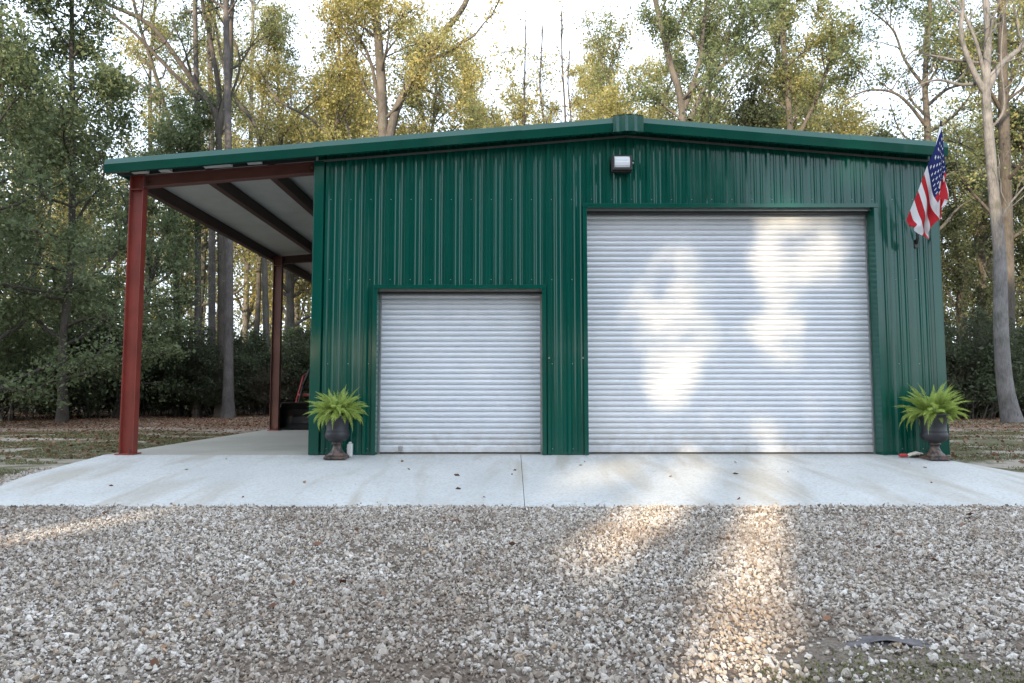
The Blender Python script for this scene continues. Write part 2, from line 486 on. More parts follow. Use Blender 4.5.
def ribbed(mb, x0, x1, zlo, zhi, conv):
    pr = rib_profile(x0, x1)
    for (xa, ya), (xb, yb) in zip(pr[:-1], pr[1:]):
        vs = [conv(xa, ya, zlo), conv(xb, yb, zlo), conv(xb, yb, zhi(xb)), conv(xa, ya, zhi(xa))]
        mb.add(vs, [(0, 1, 2, 3)])
top = lambda x: roof_z(x) - 0.05
fr = MB(); cv = lambda x, o_, z: (x, -o_, z)
for x0, x1, zl in ((WX0, SD[0], .012), (SD[0], SD[1], SD[2]), (SD[1], BD[0], .012), (BD[0], RX, BD[2]), (RX, BD[1], BD[2]), (BD[1], WX1, .012)):
    ribbed(fr, x0, x1, zl, top, cv)
w = fr.build('front_wall', M['green'], G)
s_ = MB(); ribbed(s_, 0.02, DEPTH, .012, lambda y: roof_z(WX0) - .05, lambda y, o_, z: (WX0 - o_, y, z)); s_.build('side_wall', M['green'], G)
s_ = MB(); ribbed(s_, 0.02, DEPTH, .012, lambda y: roof_z(WX1) - .05, lambda y, o_, z: (WX1 + o_, y, z)); s_.build('side_wall', M['green'], G)
s_ = MB(); ribbed(s_, WX0, WX1, .012, top, lambda x, o_, z: (x, DEPTH + .01 + o_, z)); s_.build('rear_wall', M['green'], G)
# roof sheets
YR0 = -0.22
rf = MB()
def roof_sheet(mb, x0, x1, dz, th, y0, y1):
    for xa, xb in ((x0, RX), (RX, x1)):
        if xa >= xb: continue
        mb.prism(None, [(xa, y0, roof_z(xa)+dz-th), (xb, y0, roof_z(xb)+dz-th), (xb, y0, roof_z(xb)+dz), (xa, y0, roof_z(xa)+dz)],
                 [(xa, y1, roof_z(xa)+dz-th), (xb, y1, roof_z(xb)+dz-th), (xb, y1, roof_z(xb)+dz), (xa, y1, roof_z(xa)+dz)])
roof_sheet(rf, -6.02, 6.47, -0.004, .012, YR0, DEPTH + .25)
y = 0.1
while y < DEPTH:                              # standing ribs run up the slope
    for xa, xb in ((-6.02, RX), (RX, 6.47)):
        za, zb = roof_z(xa), roof_z(xb)
        rf.add([(xa, y-.03, za-.002), (xa, y-.015, za+.028), (xa, y+.015, za+.028), (xa, y+.03, za-.002),
                (xb, y-.03, zb-.002), (xb, y-.015, zb+.028), (xb, y+.015, zb+.028), (xb, y+.03, zb-.002)],
               [(0, 1, 5, 4), (1, 2, 6, 5), (2, 3, 7, 6), (0, 3, 2, 1), (4, 5, 6, 7)])
    y += 0.305
rf.build('roof', M['green'], G)
# carport ceiling: sagging white insulation between the purlins
PUR = [-5.90, -4.78, -3.80]
ins = MB()
NXi, NYi = 44, 150
vs = []
for i in range(NXi + 1):
    x = -5.95 + (WX0 - 0.04 + 5.95) * i / NXi
    near = min(abs(x - p) for p in PUR + [-2.9])
    for j in range(NYi + 1):
        y = 0.02 + (DEPTH - .05) * j / NYi
        sag = .035 * min(near / .3, 1) + .012 * mnoise.noise(Vector((x * 1.5, y * 4, 1))) * min(near / .15, 1)
        vs.append((x, y, roof_z(x) - .03 - sag))
ins.add(vs, [(i*(NYi+1)+j, (i+1)*(NYi+1)+j, (i+1)*(NYi+1)+j+1, i*(NYi+1)+j+1) for i in range(NXi) for j in range(NYi)], True)
ins.build('ceiling_insulation', M['insul'], G)
# rake trim, two lengths meeting under the peak cap
prof = [(0.03, 0.004), (-0.245, 0.010), (-0.29, -0.085), (-0.262, -0.205), (-0.20, -0.205), (-0.20, -0.19), (-0.248, -0.187), (-0.272, -0.085), (-0.236, -0.008), (0.03, -0.012)]
for xa, xb in ((-6.06, RX - .225), (RX + .205, 6.49)):
    t_ = MB()
    segs = np.arange(xa, xb, 3.1).tolist() + [xb]
    for q, (p, r) in enumerate(zip(segs[:-1], segs[1:])):
        e = .003 if q % 2 else 0
        t_.prism(None, [(p, y - e, roof_z(p) + z + .012 + e) for y, z in prof], [(r, y - e, roof_z(r) + z + .012 + e) for y, z in prof])
    t_.build('rake_trim', M['green'], G)
# end caps of the rake and the eave trims along both long sides
t_ = MB(); zc = roof_z(-6.06)
t_.box(-6.075, -6.058, YR0 + .02, DEPTH + .25, zc - .10, zc + .01); t_.build('eave_trim', M['green'], G)
t_ = MB(); zc = roof_z(6.49)
t_.box(6.488, 6.51, YR0 + .02, DEPTH + .25, zc - .17, zc + .01)
t_.box(6.45, 6.488, YR0 + .05, DEPTH + .2, zc - .17, zc - .155); t_.build_each('eave_trim', M['green'], G)
# soffit strip under the rake, coloured near-black as its shadow, with the rough sheet ends
sf = MB()
for xa, xb in ((-5.98, RX), (RX, 6.45)):
    sf.prism(None, [(xa, -.198, roof_z(xa) - .055), (xb, -.198, roof_z(xb) - .055), (xb, -.198, roof_z(xb) - .04), (xa, -.198, roof_z(xa) - .04)],
             [(xa, -.04, roof_z(xa) - .075), (xb, -.04, roof_z(xb) - .075), (xb, -.04, roof_z(xb) - .06), (xa, -.04, roof_z(xa) - .06)])
sf.build_each('soffit', M['dark_int'], G)
rng0 = random.Random(4); sf = MB(); x = -5.75
while x < WX0 - .4:                            # frayed white ends of the insulation showing under the trim
    L_ = rng0.uniform(.15, .5); z0 = roof_z(x) - rng0.uniform(.15, .175); z1 = roof_z(x + L_) - rng0.uniform(.15, .175)
    sf.prism(None, [(x, -.13, z0), (x, -.03, z0 - .012), (x, -.03, roof_z(x) - .08), (x, -.13, roof_z(x) - .08)],
             [(x + L_, -.13, z1), (x + L_, -.03, z1 - .012), (x + L_, -.03, roof_z(x + L_) - .08), (x + L_, -.13, roof_z(x + L_) - .08)])
    x += L_ + rng0.uniform(.1, .6)
sf.build_each('insulation_edge', M['insul'], G)
cl = MB(); xa, xb = -5.98, WX0 - .04
cl.prism(None, [(xa, .0, roof_z(xa)-.168), (xb, .0, roof_z(xb)-.168), (xb, .0, roof_z(xb)-.03), (xa, .0, roof_z(xa)-.03)], [(xa, .015, roof_z(xa)-.168), (xb, .015, roof_z(xb)-.168), (xb, .015, roof_z(xb)-.03), (xa, .015, roof_z(xa)-.03)])
cl.build('rafter_gap_shade_strip', M['dark_int'], G)  # dark strip added as painted shade in the gap over the rafter
# wall-top closure strip
cs = MB()
for xa, xb in ((WX0, RX), (RX, WX1)):
    cs.prism(None, [(xa, -.045, roof_z(xa)-.215), (xb, -.045, roof_z(xb)-.215), (xb, -.045, roof_z(xb)-.185), (xa, -.045, roof_z(xa)-.185)],
             [(xa, -.033, roof_z(xa)-.215), (xb, -.033, roof_z(xb)-.215), (xb, -.033, roof_z(xb)-.185), (xa, -.033, roof_z(xa)-.185)])
cs.build_each('closure_strip', simple('grey_closure', (.11, .115, .115), .5), G)
# ridge peak box
pk = MB(); pr = []
x = RX - .235; xs = []
while x <= RX + .2151: xs.append(x); x += .045
front = []
for i, x in enumerate(xs): front.append((x, -.305 - (.012 if i % 3 == 1 else 0)))
for (xa, ya), (xb, yb) in zip(front[:-1], front[1:]):
    pk.add([(xa, ya, roof_z(xa) - .215), (xb, yb, roof_z(xb) - .215), (xb, yb, roof_z(xb) + .035), (xa, ya, roof_z(xa) + .035)], [(0, 1, 2, 3)])
xa, xb = xs[0], xs[-1]
for x in (xa, xb): pk.add([(x, -.305, roof_z(x) - .215), (x, .03, roof_z(x) - .05), (x, .03, roof_z(x) + .035), (x, -.305, roof_z(x) + .035)], [(0, 1, 2, 3)])
pk.add([(xa, -.318, roof_z(xa)+.036), (RX, -.318, RZ+.036), (xb, -.318, roof_z(xb)+.036), (xb, DEPTH+.25, roof_z(xb)+.036), (RX, DEPTH+.25, RZ+.036), (xa, DEPTH+.25, roof_z(xa)+.036)], [(0, 1, 4, 5), (1, 2, 3, 4)])
pk.add([(xa, -.305, roof_z(xa)-.214), (xb, -.305, roof_z(xb)-.214), (xb, -.2, roof_z(xb)-.2), (xa, -.2, roof_z(xa)-.2)], [(0, 1, 2, 3)])
pk.build('ridge_cap', M['green'], G)
# corner trims
for xa, xb, side in ((WX0 - .036, WX0 + .105, -1), (WX1 - .09, WX1 + .036, 1)):
    c_ = MB(); zt = roof_z(xa if side < 0 else xb) - .19
    c_.box(xa, xb, -.046, -.034, .006, zt)
    xo = xa if side < 0 else xb
    c_.box(min(xo, xo + side * .011), max(xo, xo + side * .011), -.046, .12, .006, zt)
    bevel(c_.build('corner_trim', M['green'], G), .003)
# base flashing
b_ = MB()
for xa, xb in ((WX0 + .1, SD[0] - .05), (SD[1] + .05, BD[0] - .05), (BD[1] + .05, WX1 - .09)):
    b_.box(xa, xb, -.012, -.003, .004, .045)
b_.build_each('base_trim', M['green'], G)

def door_opening(D, label):
    x0, x1, h = D; RC = 0.22
    j = MB()
    for x, s in ((x0, 1), (x1, -1)):
        j.box(min(x, x + s*.012), max(x, x + s*.012), -.040, RC + .06, .004, h)           # jamb return
        j.box(min(x + s*.012, x - s*.05), max(x + s*.012, x - s*.05), -.052, -.040, .004, h + .05)     # face leg of the J trim
    [bevel(q_, .002) for q_ in j.build_each('door_jamb', M['green'], G)]
    hd = MB(); hd.box(x0 - .05, x1 + .05, -.060, -.053, h - .012, h + .05); hd.box(x0 + .012, x1 - .012, -.050, RC + .06, h - .002, h + .012)
    [bevel(q_, .002) for q_ in hd.build_each('door_header', M['green'], G)]
    # corrugated curtain
    c = MB(); pit = .0825; z = 0.05; rows = []
    while z < h + .25:
        for f_, d_ in ((0, .024), (.09, .010), (.22, .0), (.5, -.006), (.78, .0), (.91, .010)):
            rows.append((z + f_ * pit, RC + d_))
        z += pit
    rows.append((z, RC + .024)); rows = [r for r in rows if r[0] <= h + .12]
    xs_ = (x0 + .012, x1 - .012)
    vs = [(x, y, z) for z, y in rows for x in xs_]
    c.add(vs, [(2*i, 2*i+1, 2*i+3, 2*i+2) for i in range(len(rows) - 1)])
    d = c.build('roll_up_door', M['door'], G); tag(d, label)
    for x, s in ((x0 + .013, 1), (x1 - .013, -1)):
        g_ = MB(); g_.box(min(x, x + s*.022), max(x, x + s*.022), RC - .05, RC - .02, .006, h - .005)
        g_.box(min(x, x + s*.008), max(x, x + s*.008), RC - .02, RC + .05, .006, h - .005)
        g_.build('door_guide', M['galv'], d)
    bb = MB(); bb.box(x0 + .03, x1 - .03, RC - .022, RC + .03, .022, .075); bevel(bb.build('bottom_bar', M['door'], d), .004)
    sl = MB(); sl.box(x0 + .03, x1 - .03, RC - .012, RC + .022, .001, .022); sl.build('weather_seal', M['rubber'], d)
    hh = MB(); hh.box(x0 + .013, x1 - .013, .045, .06, h - .038, h - .003); hh.build('header_strip', M['galv'], d)
    hb = MB(); hb.box(x0 + .013, x1 - .013, .10, RC - .03, h - .062, h - .004); hb.build('header_gap_shade_bar', M['dark_int'], d)  # dark bar standing in for the unlit gap above the curtain
    return d
d1 = door_opening(SD, 'small square white roll-up door')
d2 = door_opening(BD, 'large white roll-up door with pale sun patches')
for d, (x, z) in ((d1, (SD[0] + .35, .105)),):
    lt = MB(); lt.box(x - .03, x + .03, .155, .195, z - .06, z + .012); bevel(lt.build('door_latch', M['galv'], d), .004)
# dark room behind the doors so no light leaks through the openings
rm = MB()
for D in (SD, BD):
    rm.box(D[0] - .1, D[1] + .1, .30, .32, .01, D[2] + .3)
rm.build_each('backing_wall', M['dark_int'], G)
# screw heads: rows of fasteners at the girts
sc_ = MB(); k0 = int((WX0 + .06) / .305) - 2
for zg in (.09, 1.35, 2.62, 3.85):
    x = -0.06 + .05 - 10 * .305
    while x < WX1 - .1:
        if x > WX0 + .12 and not (SD[0] - .05 < x < SD[1] + .05 and zg < SD[2]) and not (BD[0] - .05 < x < BD[1] + .05 and zg < BD[2]):
            sc_.lathe([(.007, 0), (.006, .004), (0.0005, .005)], (0, 0, 0), 6)
            n = 18
            for q in range(len(sc_.v) - n, len(sc_.v)):
                a_, b_, c_ = sc_.v[q]; sc_.v[q] = (x + a_, -c_, zg + b_)
        x += .305
sc_.build_each('screw', M['galv'], G)
for (px, py) in ((549, 358), (583, 358)):
    p = at(px, py, -.05); k = MB(); k.tube([(p.x, -.03, p.z), (p.x, -.075, p.z)], .013, 10); k.build('bolt', M['galv'], G)

# ---- carport frame
def hcol(y, lit=False):
    zt = roof_z(-5.74) - .165
    m = MB(); x0, x1 = -5.845, -5.635; d = .13
    m.box(x0, x0 + .012, y - d/2, y + d/2, .02, zt); m.box(x1 - .012, x1, y - d/2, y + d/2, .02, zt)
    m.box(x0 + .012, x1 - .012, y - .005, y + .005, .02, zt)
    pm = M['primer'] if y < 1 else M['shaded_primer']; p = m.build('post', pm, G)
    b = MB(); b.box(x0 - .03, x1 + .03, y - .12, y + .12, .001, .020); bp = b.build('base_plate', M['primer'], p)
    for sx in (-.07, .07):
        n = MB(); n.tube([(-5.74 + sx, y - .085, .02), (-5.74 + sx, y - .085, .05)], .014, 6)
        n.tube([(-5.74 + sx, y - .085, .05), (-5.74 + sx, y - .085, .085)], .008, 6); n.build('anchor_bolt', M['deep_shade_primer'], p)
    s = MB(); s.box(x0 + .012, x1 - .012, y - d/2 + .003, y - .006, zt - .215, zt - .203); s.box(x0 + .012, x1 - .012, y + .006, y + d/2 - .003, zt - .215, zt - .203)
    s.box(x0 - .004, x1 + .004, y - d/2, y + d/2, zt + .001, zt + .012); s.build_each('stiffener', M['primer'], p)
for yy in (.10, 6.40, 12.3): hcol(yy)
def rafter(y, mat):
    xa, xb = -5.635, WX0 - .04; dep = .18; tpo = .165
    m = MB(); w_ = .06
    for o0, o1, ya, yb in ((tpo, tpo + .010, -w_, w_), (tpo + .010, tpo + dep - .010, -.005, .005), (tpo + dep - .010, tpo + dep, -w_, w_)):
        A = [(xa, y + ya, roof_z(xa) - o1), (xa, y + yb, roof_z(xa) - o1), (xa, y + yb, roof_z(xa) - o0), (xa, y + ya, roof_z(xa) - o0)]
        B = [(xb, p[1], p[2] + roof_z(xb) - roof_z(xa)) for p in A]
        m.prism(None, A, B)
    r = m.build('rafter', mat, G)
    e = MB(); e.box(xa + .001, xa + .012, y - .07, y + .07, roof_z(xa) - tpo - dep - .02, roof_z(xa) - tpo + .005)
    e.box(xb - .014, xb - .002, y - .07, y + .07, roof_z(xb) - tpo - dep - .02, roof_z(xb) - tpo + .002); e.build_each('end_plate', mat, r)
    for xx in (xa + .06, xb - .07):
        n = MB(); zz = roof_z(xx) - tpo - dep / 2
        n.tube([(xx, y - .045, zz), (xx, y - .005, zz)], .016, 6); n.build('bolt', M['galv'] if xx > -4 else M['deep_shade_primer'], r)
rafter(.10, M['shaded_primer']); rafter(6.40, M['deep_shade_primer']); rafter(12.3, M['deep_shade_primer'])
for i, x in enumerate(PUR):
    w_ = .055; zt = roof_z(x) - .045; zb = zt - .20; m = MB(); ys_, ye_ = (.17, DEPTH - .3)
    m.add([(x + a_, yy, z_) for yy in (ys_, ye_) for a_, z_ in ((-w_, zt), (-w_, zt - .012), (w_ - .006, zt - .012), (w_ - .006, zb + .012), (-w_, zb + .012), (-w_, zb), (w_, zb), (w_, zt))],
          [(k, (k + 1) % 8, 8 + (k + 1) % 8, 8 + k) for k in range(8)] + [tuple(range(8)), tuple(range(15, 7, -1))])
    m.build('eave_strut' if i == 0 else 'purlin', M['deep_shade_primer'], G)

# ------------------------------------------------------------------ wall light
L = empty('wall_light', (1.655, -.035, 4.365)); tag(L, 'dark box floodlight with ribbed glass front mounted under the roof peak', 'wall light')
m = MB(); hw, hh = .155, .125
m.add([(-hw, 0, -hh), (hw, 0, -hh), (hw, 0, hh), (-hw, 0, hh), (-hw, -.10, -hh), (hw, -.10, -hh), (hw, -.10, hh*.75), (-hw, -.10, hh*.75)],
      [(0, 1, 2, 3), (0, 4, 5, 1), (1, 5, 6, 2), (2, 6, 7, 3), (3, 7, 4, 0), (4, 7, 6, 5)])
bevel(m.build('housing', M['bronze'], L), .012, 3)
t = NT('prismatic_glass_lens'); t.set(Base_Color=(0.72, 0.74, 0.76), Roughness=0.2)
t.b.inputs['Specular IOR Level'].default_value = .8; GL = t.m
m = MB(); n = 16; vs = []
for i in range(n + 1):
    f = i / n; zz = -hh * .62 + f * hh * 1.5
    yy = -.10 - .055 * math.sin(PI * min(f * .9 + .1, 1)) ** .6 - (.004 if i % 2 else 0)
    vs += [(-hw * .74, yy, zz), (hw * .74, yy, zz)]
m.add(vs, [(2*i, 2*i+1, 2*i+3, 2*i+2) for i in range(n)])
for sx in (-1, 1): m.add([v for i, v in enumerate(vs) if (i % 2) == (0 if sx < 0 else 1)] + [(sx*hw*.74, -.098, hh*.88), (sx*hw*.74, -.098, -hh*.62)], [tuple(range(n + 3))])
m.build('lens', GL, L)
m = MB(); m.box(-hw*.95, hw*.95, -.16, -.10, -hh*.92, -hh*.64); m.box(-hw*.95, -hw*.76, -.15, -.10, -hh*.64, hh*.86); m.box(hw*.76, hw*.95, -.15, -.10, -hh*.64, hh*.86); m.box(-hw*.95, hw*.95, -.12, -.09, hh*.86, hh*.98); bevel(m.build('lens_frame', M['bronze'], L), .003)
m = MB(); m.tube([(hw, -.06, .02), (hw + .03, -.06, .02)], .018, 10); m.build('photocell', M['galv'], L)
L.rotation_euler = (R(0), 0, 0)

# ------------------------------------------------------------------ flag
FB = Vector((6.10, -.05, 3.17)); FT = at(941, 125, -.80)
def on_pole(s): return FB + (FT - FB) * s
FL = empty('wall_flag', tuple(FB)); tag(FL, 'American flag drooping from an angled pole on the right corner of the garage', 'flag')
m = MB(); m.tube([Vector((0, 0, 0)), FT - FB], .0125, 10); m.build('flag_pole', M['white_metal'], FL)
m = MB(); m.lathe([(.0, -.02), (.016, -.018), (.018, 0), (.013, .02), (.02, .035), (.012, .06), (.0, .085)], tuple(FT - FB), 12); m.build('finial', M['bronze'], FL)
m = MB(); m.box(-.03, .03, .008, .02, -.07, .05); m.tube([(-.003, .01, -.01), tuple((FT - FB).normalized() * .14)], .019, 10); m.build('bracket', M['bronze'], FL)
fm = []
for nm, c in (('flag_red', (0.50, 0.012, 0.022)), ('flag_white', (0.78, 0.78, 0.80)), ('flag_blue', (0.010, 0.020, 0.12))):
    t = NT(nm); f = t.noise(t.geo(), 300, 3)
    cc = t.ramp(f, [(0.3, tuple(x * .88 for x in c)), (0.7, c)])
    t.set(Base_Color=cc, Roughness=.8)
    tr = t.n('ShaderNodeBsdfTranslucent'); t.l(cc, tr.inputs[0]); mx = t.n('ShaderNodeMixShader'); mx.inputs[0].default_value = .25
    t.l(t.b.outputs[0], mx.inputs[1]); t.l(tr.outputs[0], mx.inputs[2]); t.l(mx.outputs[0], t.out.inputs[0]); fm.append(t.m)
NU, NV = 200, 130
H0, H1 = on_pole(.955), on_pole(.28)
vs = []
for i in range(NU + 1):
    u = i / NU
    us = u ** .68
    for j in range(NV + 1):
        v = j / NV
        g_ = v ** 1.5; h = at(940.5 - 35.5 * g_, 130 + 91 * g_, -.80 + .50 * g_)
        e = at(np.interp(v, [0, .3, .55, .8, 1], [939.5, 940, 936, 925, 909]), np.interp(v, [0, .3, .55, .8, 1], [203, 209, 221, 237, 229]), -.74 + .42 * v)
        p = h * (1 - us) + e * us
        p.z += -.05 * math.sin(PI * us) * (1 - v * .6)
        p.x += .035 * math.sin(PI * us) * (1 - .9 * v)
        amp = (.012 + .075 * us) * math.sin(PI * min(1, v * .92 + .10)) ** .4
        ph = 2 * PI * (v * 2.3 - .35 * us + .18 * math.sin(us * 5))
        p.y += amp * math.sin(ph) - .03 * us - .03
        p.x += amp * .30 * math.sin(ph + 1.2)
        q = us ** 3
        p.y += q * .05 * math.sin(2 * PI * (v * 5.2 + us * 1.5)); p.z += q * .045 * math.sin(2 * PI * (v * 3.1 + .3)); p.x += q * .035 * math.sin(2 * PI * (v * 4.2 + us))
        vs.append(tuple(p - FB))
V = np.array(vs); i = np.arange(NU)[:, None] * (NV + 1) + np.arange(NV)[None, :]
F = np.stack([i, i + NV + 1, i + NV + 2, i + 1], -1).reshape(-1, 4)
mi = np.zeros((NU, NV), int)
for a in range(NU):
    u = (a + .5) / NU
    for b in range(NV):
        v = (b + .5) / NV; c = 0 if int(v * 13) % 2 == 0 else 1
        if u < .42 and v < 7 / 13:
            c = 2
            A = u / .42 * 12; B = v * 13 / 7 * 10; I, J = round(A), round(B)
            if 1 <= I <= 11 and 1 <= J <= 9 and (I + J) % 2 == 0:
                dx, dy = (A - I) / 12 * 1.42, (B - J) / 10 * 1.0
                r = math.hypot(dx, dy); th = math.atan2(dx, -dy) % (2 * PI / 5) - PI / 5
                if r < .042 * (1 - .45 * (1 - abs(th) / (PI / 5))): c = 1
        mi[a, b] = c
fo = link_mesh('flag_cloth', arr_mesh('flag_cloth', V, F, True, mi.ravel()), fm, FL)

# ------------------------------------------------------------------ potted ferns
def urn_mat():
    t = NT('weathered_black_urn'); v = t.coord()
    c = t.ramp(t.noise(v, 9, 6, .65), [(0.3, (0.012, 0.012, 0.015)), (0.7, (0.030, 0.030, 0.036))])
    sep = t.n('ShaderNodeSeparateXYZ'); t.l(t.coord(), sep.inputs[0])
    mr = t.n('ShaderNodeMapRange'); mr.inputs[1].default_value = .27; mr.inputs[2].default_value = .14
    t.l(sep.outputs[2], mr.inputs[0])
    ns = t.ramp(t.noise(v, 14, 6, .7), [(0.42, 0.0), (0.58, 1.0)])
    k = t.n('ShaderNodeMath', operation='MULTIPLY'); t.l(mr.outputs[0], k.inputs[0]); t.l(ns, k.inputs[1])
    c = t.mix(k.outputs[0], c, (0.15, 0.095, 0.065))
    t.bump(t.noise(v, 40, 5), .3, .004); t.set(Base_Color=c, Roughness=.5); return t.m
M['urn'] = urn_mat(); M['soil'] = simple('potting_soil', (0.03, 0.02, 0.015), .95, bump=.8, sc=30)
M['cream'] = simple('cream_plastic', (0.60, 0.55, 0.46), .5); M['redplastic'] = simple('red_rubber', (0.42, 0.03, 0.035), .45)

def fern(seed, loc, label, wide):
    rng = np.random.default_rng(seed)
    P = empty('potted_fern', loc); tag(P, label, 'potted plant', 'urns with ferns beside the garage doors')
    m = MB(); m.box(-.155, .155, -.155, .155, 0, .035); m.box(-.135, .135, -.135, .135, .035, .055)
    bevel(m.build('urn_base', M['urn'], P), .006)
    m = MB()
    m.lathe([(.125, .055), (.118, .07), (.098, .085), (.07, .125), (.056, .165), (.058, .185), (.075, .19), (.078, .205), (.062, .215),
             (.075, .225), (.12, .235), (.160, .265), (.175, .305), (.170, .34), (.158, .36), (.166, .372), (.156, .385), (.158, .46), (.170, .53),
             (.200, .575), (.212, .585), (.214, .60), (.205, .608), (.190, .60), (.175, .56), (.165, .53)], n=40)
    m.build('urn', M['urn'], P)
    m = MB(); m.lathe([(.175, .55), (.1, .565), (.001, .57)], n=20); m.build('soil', M['soil'], P)
    Vs = []; 
    nf = 175
    for i in range(nf):
        az = rng.uniform(0, 2 * PI); k = rng.uniform(0, 1)
        e0 = R(22 + 66 * k + rng.uniform(-10, 8)); Lf = rng.uniform(.22, .47) * (.98 if k < .5 else 1.06) * wide
        r0 = rng.uniform(0, .14) * (1 - k * .4)
        prev = np.array([math.cos(az) * r0, math.sin(az) * r0, .57]); n = 30
        e = e0; saz = az + rng.uniform(-.35, .35)
        side = np.array([-math.sin(saz), math.cos(saz), 0])
        for s in range(n):
            f = s / n
            d = np.array([math.cos(saz) * math.cos(e), math.sin(saz) * math.cos(e), math.sin(e)])
            q = prev + d * Lf / n
            upv = np.cross(d, side)
            wd = .038 * (math.sin(PI * min(1, f * .75 + .18)) ** .7) * (1 - f ** 5)
            Vs.append([prev - side * .002, prev + side * .002, q + side * .002, q - side * .002])
            if f > .06:
                th0 = rng.uniform(0, 2 * PI)
                for m_ in range(6):
                    th = th0 + m_ * PI / 3 + rng.uniform(-.3, .3)
                    o_ = side * math.cos(th) * 1.15 + upv * math.sin(th) * .7
                    tip = prev + o_ * wd * rng.uniform(.8, 1.15) + d * wd * rng.uniform(.7, 1.1)
                    w2 = np.cross(o_, d) * .0036
                    mid = (prev + tip) / 2
                    Vs.append([prev, mid - w2, tip, mid + w2])
            prev = q; e -= (1.05 - .6 * k) * rng.uniform(.3, 1.9) * (2.1 if i % 4 == 0 else (1.35 if i % 2 else 1.0)) / n; side = side + d * 0.0; saz += rng.normal(0, .035)
            side = np.array([-math.sin(saz), math.cos(saz), 0])
    V = np.array(Vs).reshape(-1, 3)
    link_mesh('fern', arr_mesh('fern', V, np.arange(len(V)).reshape(-1, 4), False), M['l_fern'], P)
    P.scale = (1, 1, 1.07)
    return P
fern(5, (-2.51, -.32, ap_z(-.32) + .004), 'black urn with a lush green fern left of the small roll-up door', 1.02)
fern(9, (6.03, -.38, ap_z(-.38) + .004), 'rusty-footed black urn with a yellow-green fern at the right corner of the garage', 1.08)

# pale block behind left urn
m = MB(); m.box(-.035, .035, -.05, .05, 0, .19); m.box(-.02, .02, -.03, .03, .19, .215)
o = m.build('pale_block', M['white_metal']); o.location = (-2.36, -.17, ap_z(-.17) + .003); bevel(o, .014, 3)
tag(o, 'small pale block of unknown kind standing behind the left urn', 'block')
# red and cream hand tool on the slab
T = empty('hand_brush', (5.78, -.24, ap_z(-.24) + .003), R(8)); tag(T, 'red and cream hand brush lying on the slab beside the right urn', 'brush')
m = MB(); m.tube([(-.20, 0, .03), (-.17, 0, .034), (-.10, 0, .034), (-.07, 0, .03)], [.018, .028, .026, .018], 12); m.build('handle', M['redplastic'], T)
m = MB(); m.tube([(-.075, 0, .03), (-.03, 0, .04), (.06, 0, .06), (.16, 0, .04), (.2, 0, .02)], [.02, .026, .03, .025, .012], 12); m.build('brush_body', M['cream'], T)
m = MB(); m.box(-.02, .18, -.028, .028, .002, .030); m.build('bristles', M['bronze'], T)

# ------------------------------------------------------------------ tractor under the carport
M['tr_red'] = simple('faded_red_tractor_paint', (0.26, 0.022, 0.020), .4); M['tr_dark'] = simple('black_worn_steel', (0.020, 0.018, 0.017), .55, .3, .3, 8)
TR = empty('loader_tractor', (-4.93, 7.15, .004)); tag(TR, 'small red tractor with a black front loader bucket parked at the back of the carport', 'tractor')
m = MB()   # bucket: open scoop facing forward (-y)
sec = [(-.62, .03), (-.15, .03), (-.02, .14), (.02, .30), (-.02, .48), (-.12, .62), (-.16, .65)]
for (y0, z0), (y1, z1) in zip(sec[:-1], sec[1:]):
    m.add([(-.86, y0, z0), (.86, y0, z0), (.86, y1, z1), (-.86, y1, z1), (-.86, y0+.012, z0-.012), (.86, y0+.012, z0-.012), (.86, y1+.014, z1-.004), (-.86, y1+.014, z1-.004)],
          [(0, 1, 2, 3), (4, 7, 6, 5), (0, 4, 5, 1), (3, 2, 6, 7)])
for sx in (-.86, .848):
    n = len(sec); m.add([(sx, y, z) for y, z in sec] + [(sx + .012, y, z) for y, z in sec], [tuple(range(n)), tuple(range(2*n-1, n-1, -1))] + [(i, n+i, n+(i+1) % n, (i+1) % n) for i in range(n)])
m.box(-.86, .86, -.19, -.13, .64, .665)
m.build('bucket', M['tr_dark'], TR)
for sx in (-.60, .60):
    m = MB(); pts = [(sx, .02, .30), (sx, .30, .75), (sx, .80, 1.35), (sx, 1.35, 1.45)]
    for a, b in zip(pts[:-1], pts[1:]): m.tube([a, b], .036, 4)
    ar = m.build('loader_arm', M['tr_red'], TR)
    m = MB(); m.tube([(sx + .09, .05, .55), (sx + .09, .55, 1.2)], .028, 10); m.tube([(sx + .09, .45, 1.07), (sx + .09, 1.0, 1.5)], .042, 10); m.build('cylinder', M['tr_dark'], ar)
m = MB(); m.tube([(-.60, .36, .84), (.60, .36, .84)], .035, 8); m.build('cross_tube', M['tr_red'], TR)
m = MB(); m.box(-.27, .27, .95, 2.0, .62, 1.12); bevel(m.build('hood', M['tr_red'], TR), .07, 3)
m = MB(); m.box(-.22, .22, .93, .955, .66, 1.04); m.build('grille', M['tr_dark'], TR)
m = MB(); m.box(-.2, .2, .9, 2.9, .36, .62); m.build('chassis', M['tr_dark'], TR)
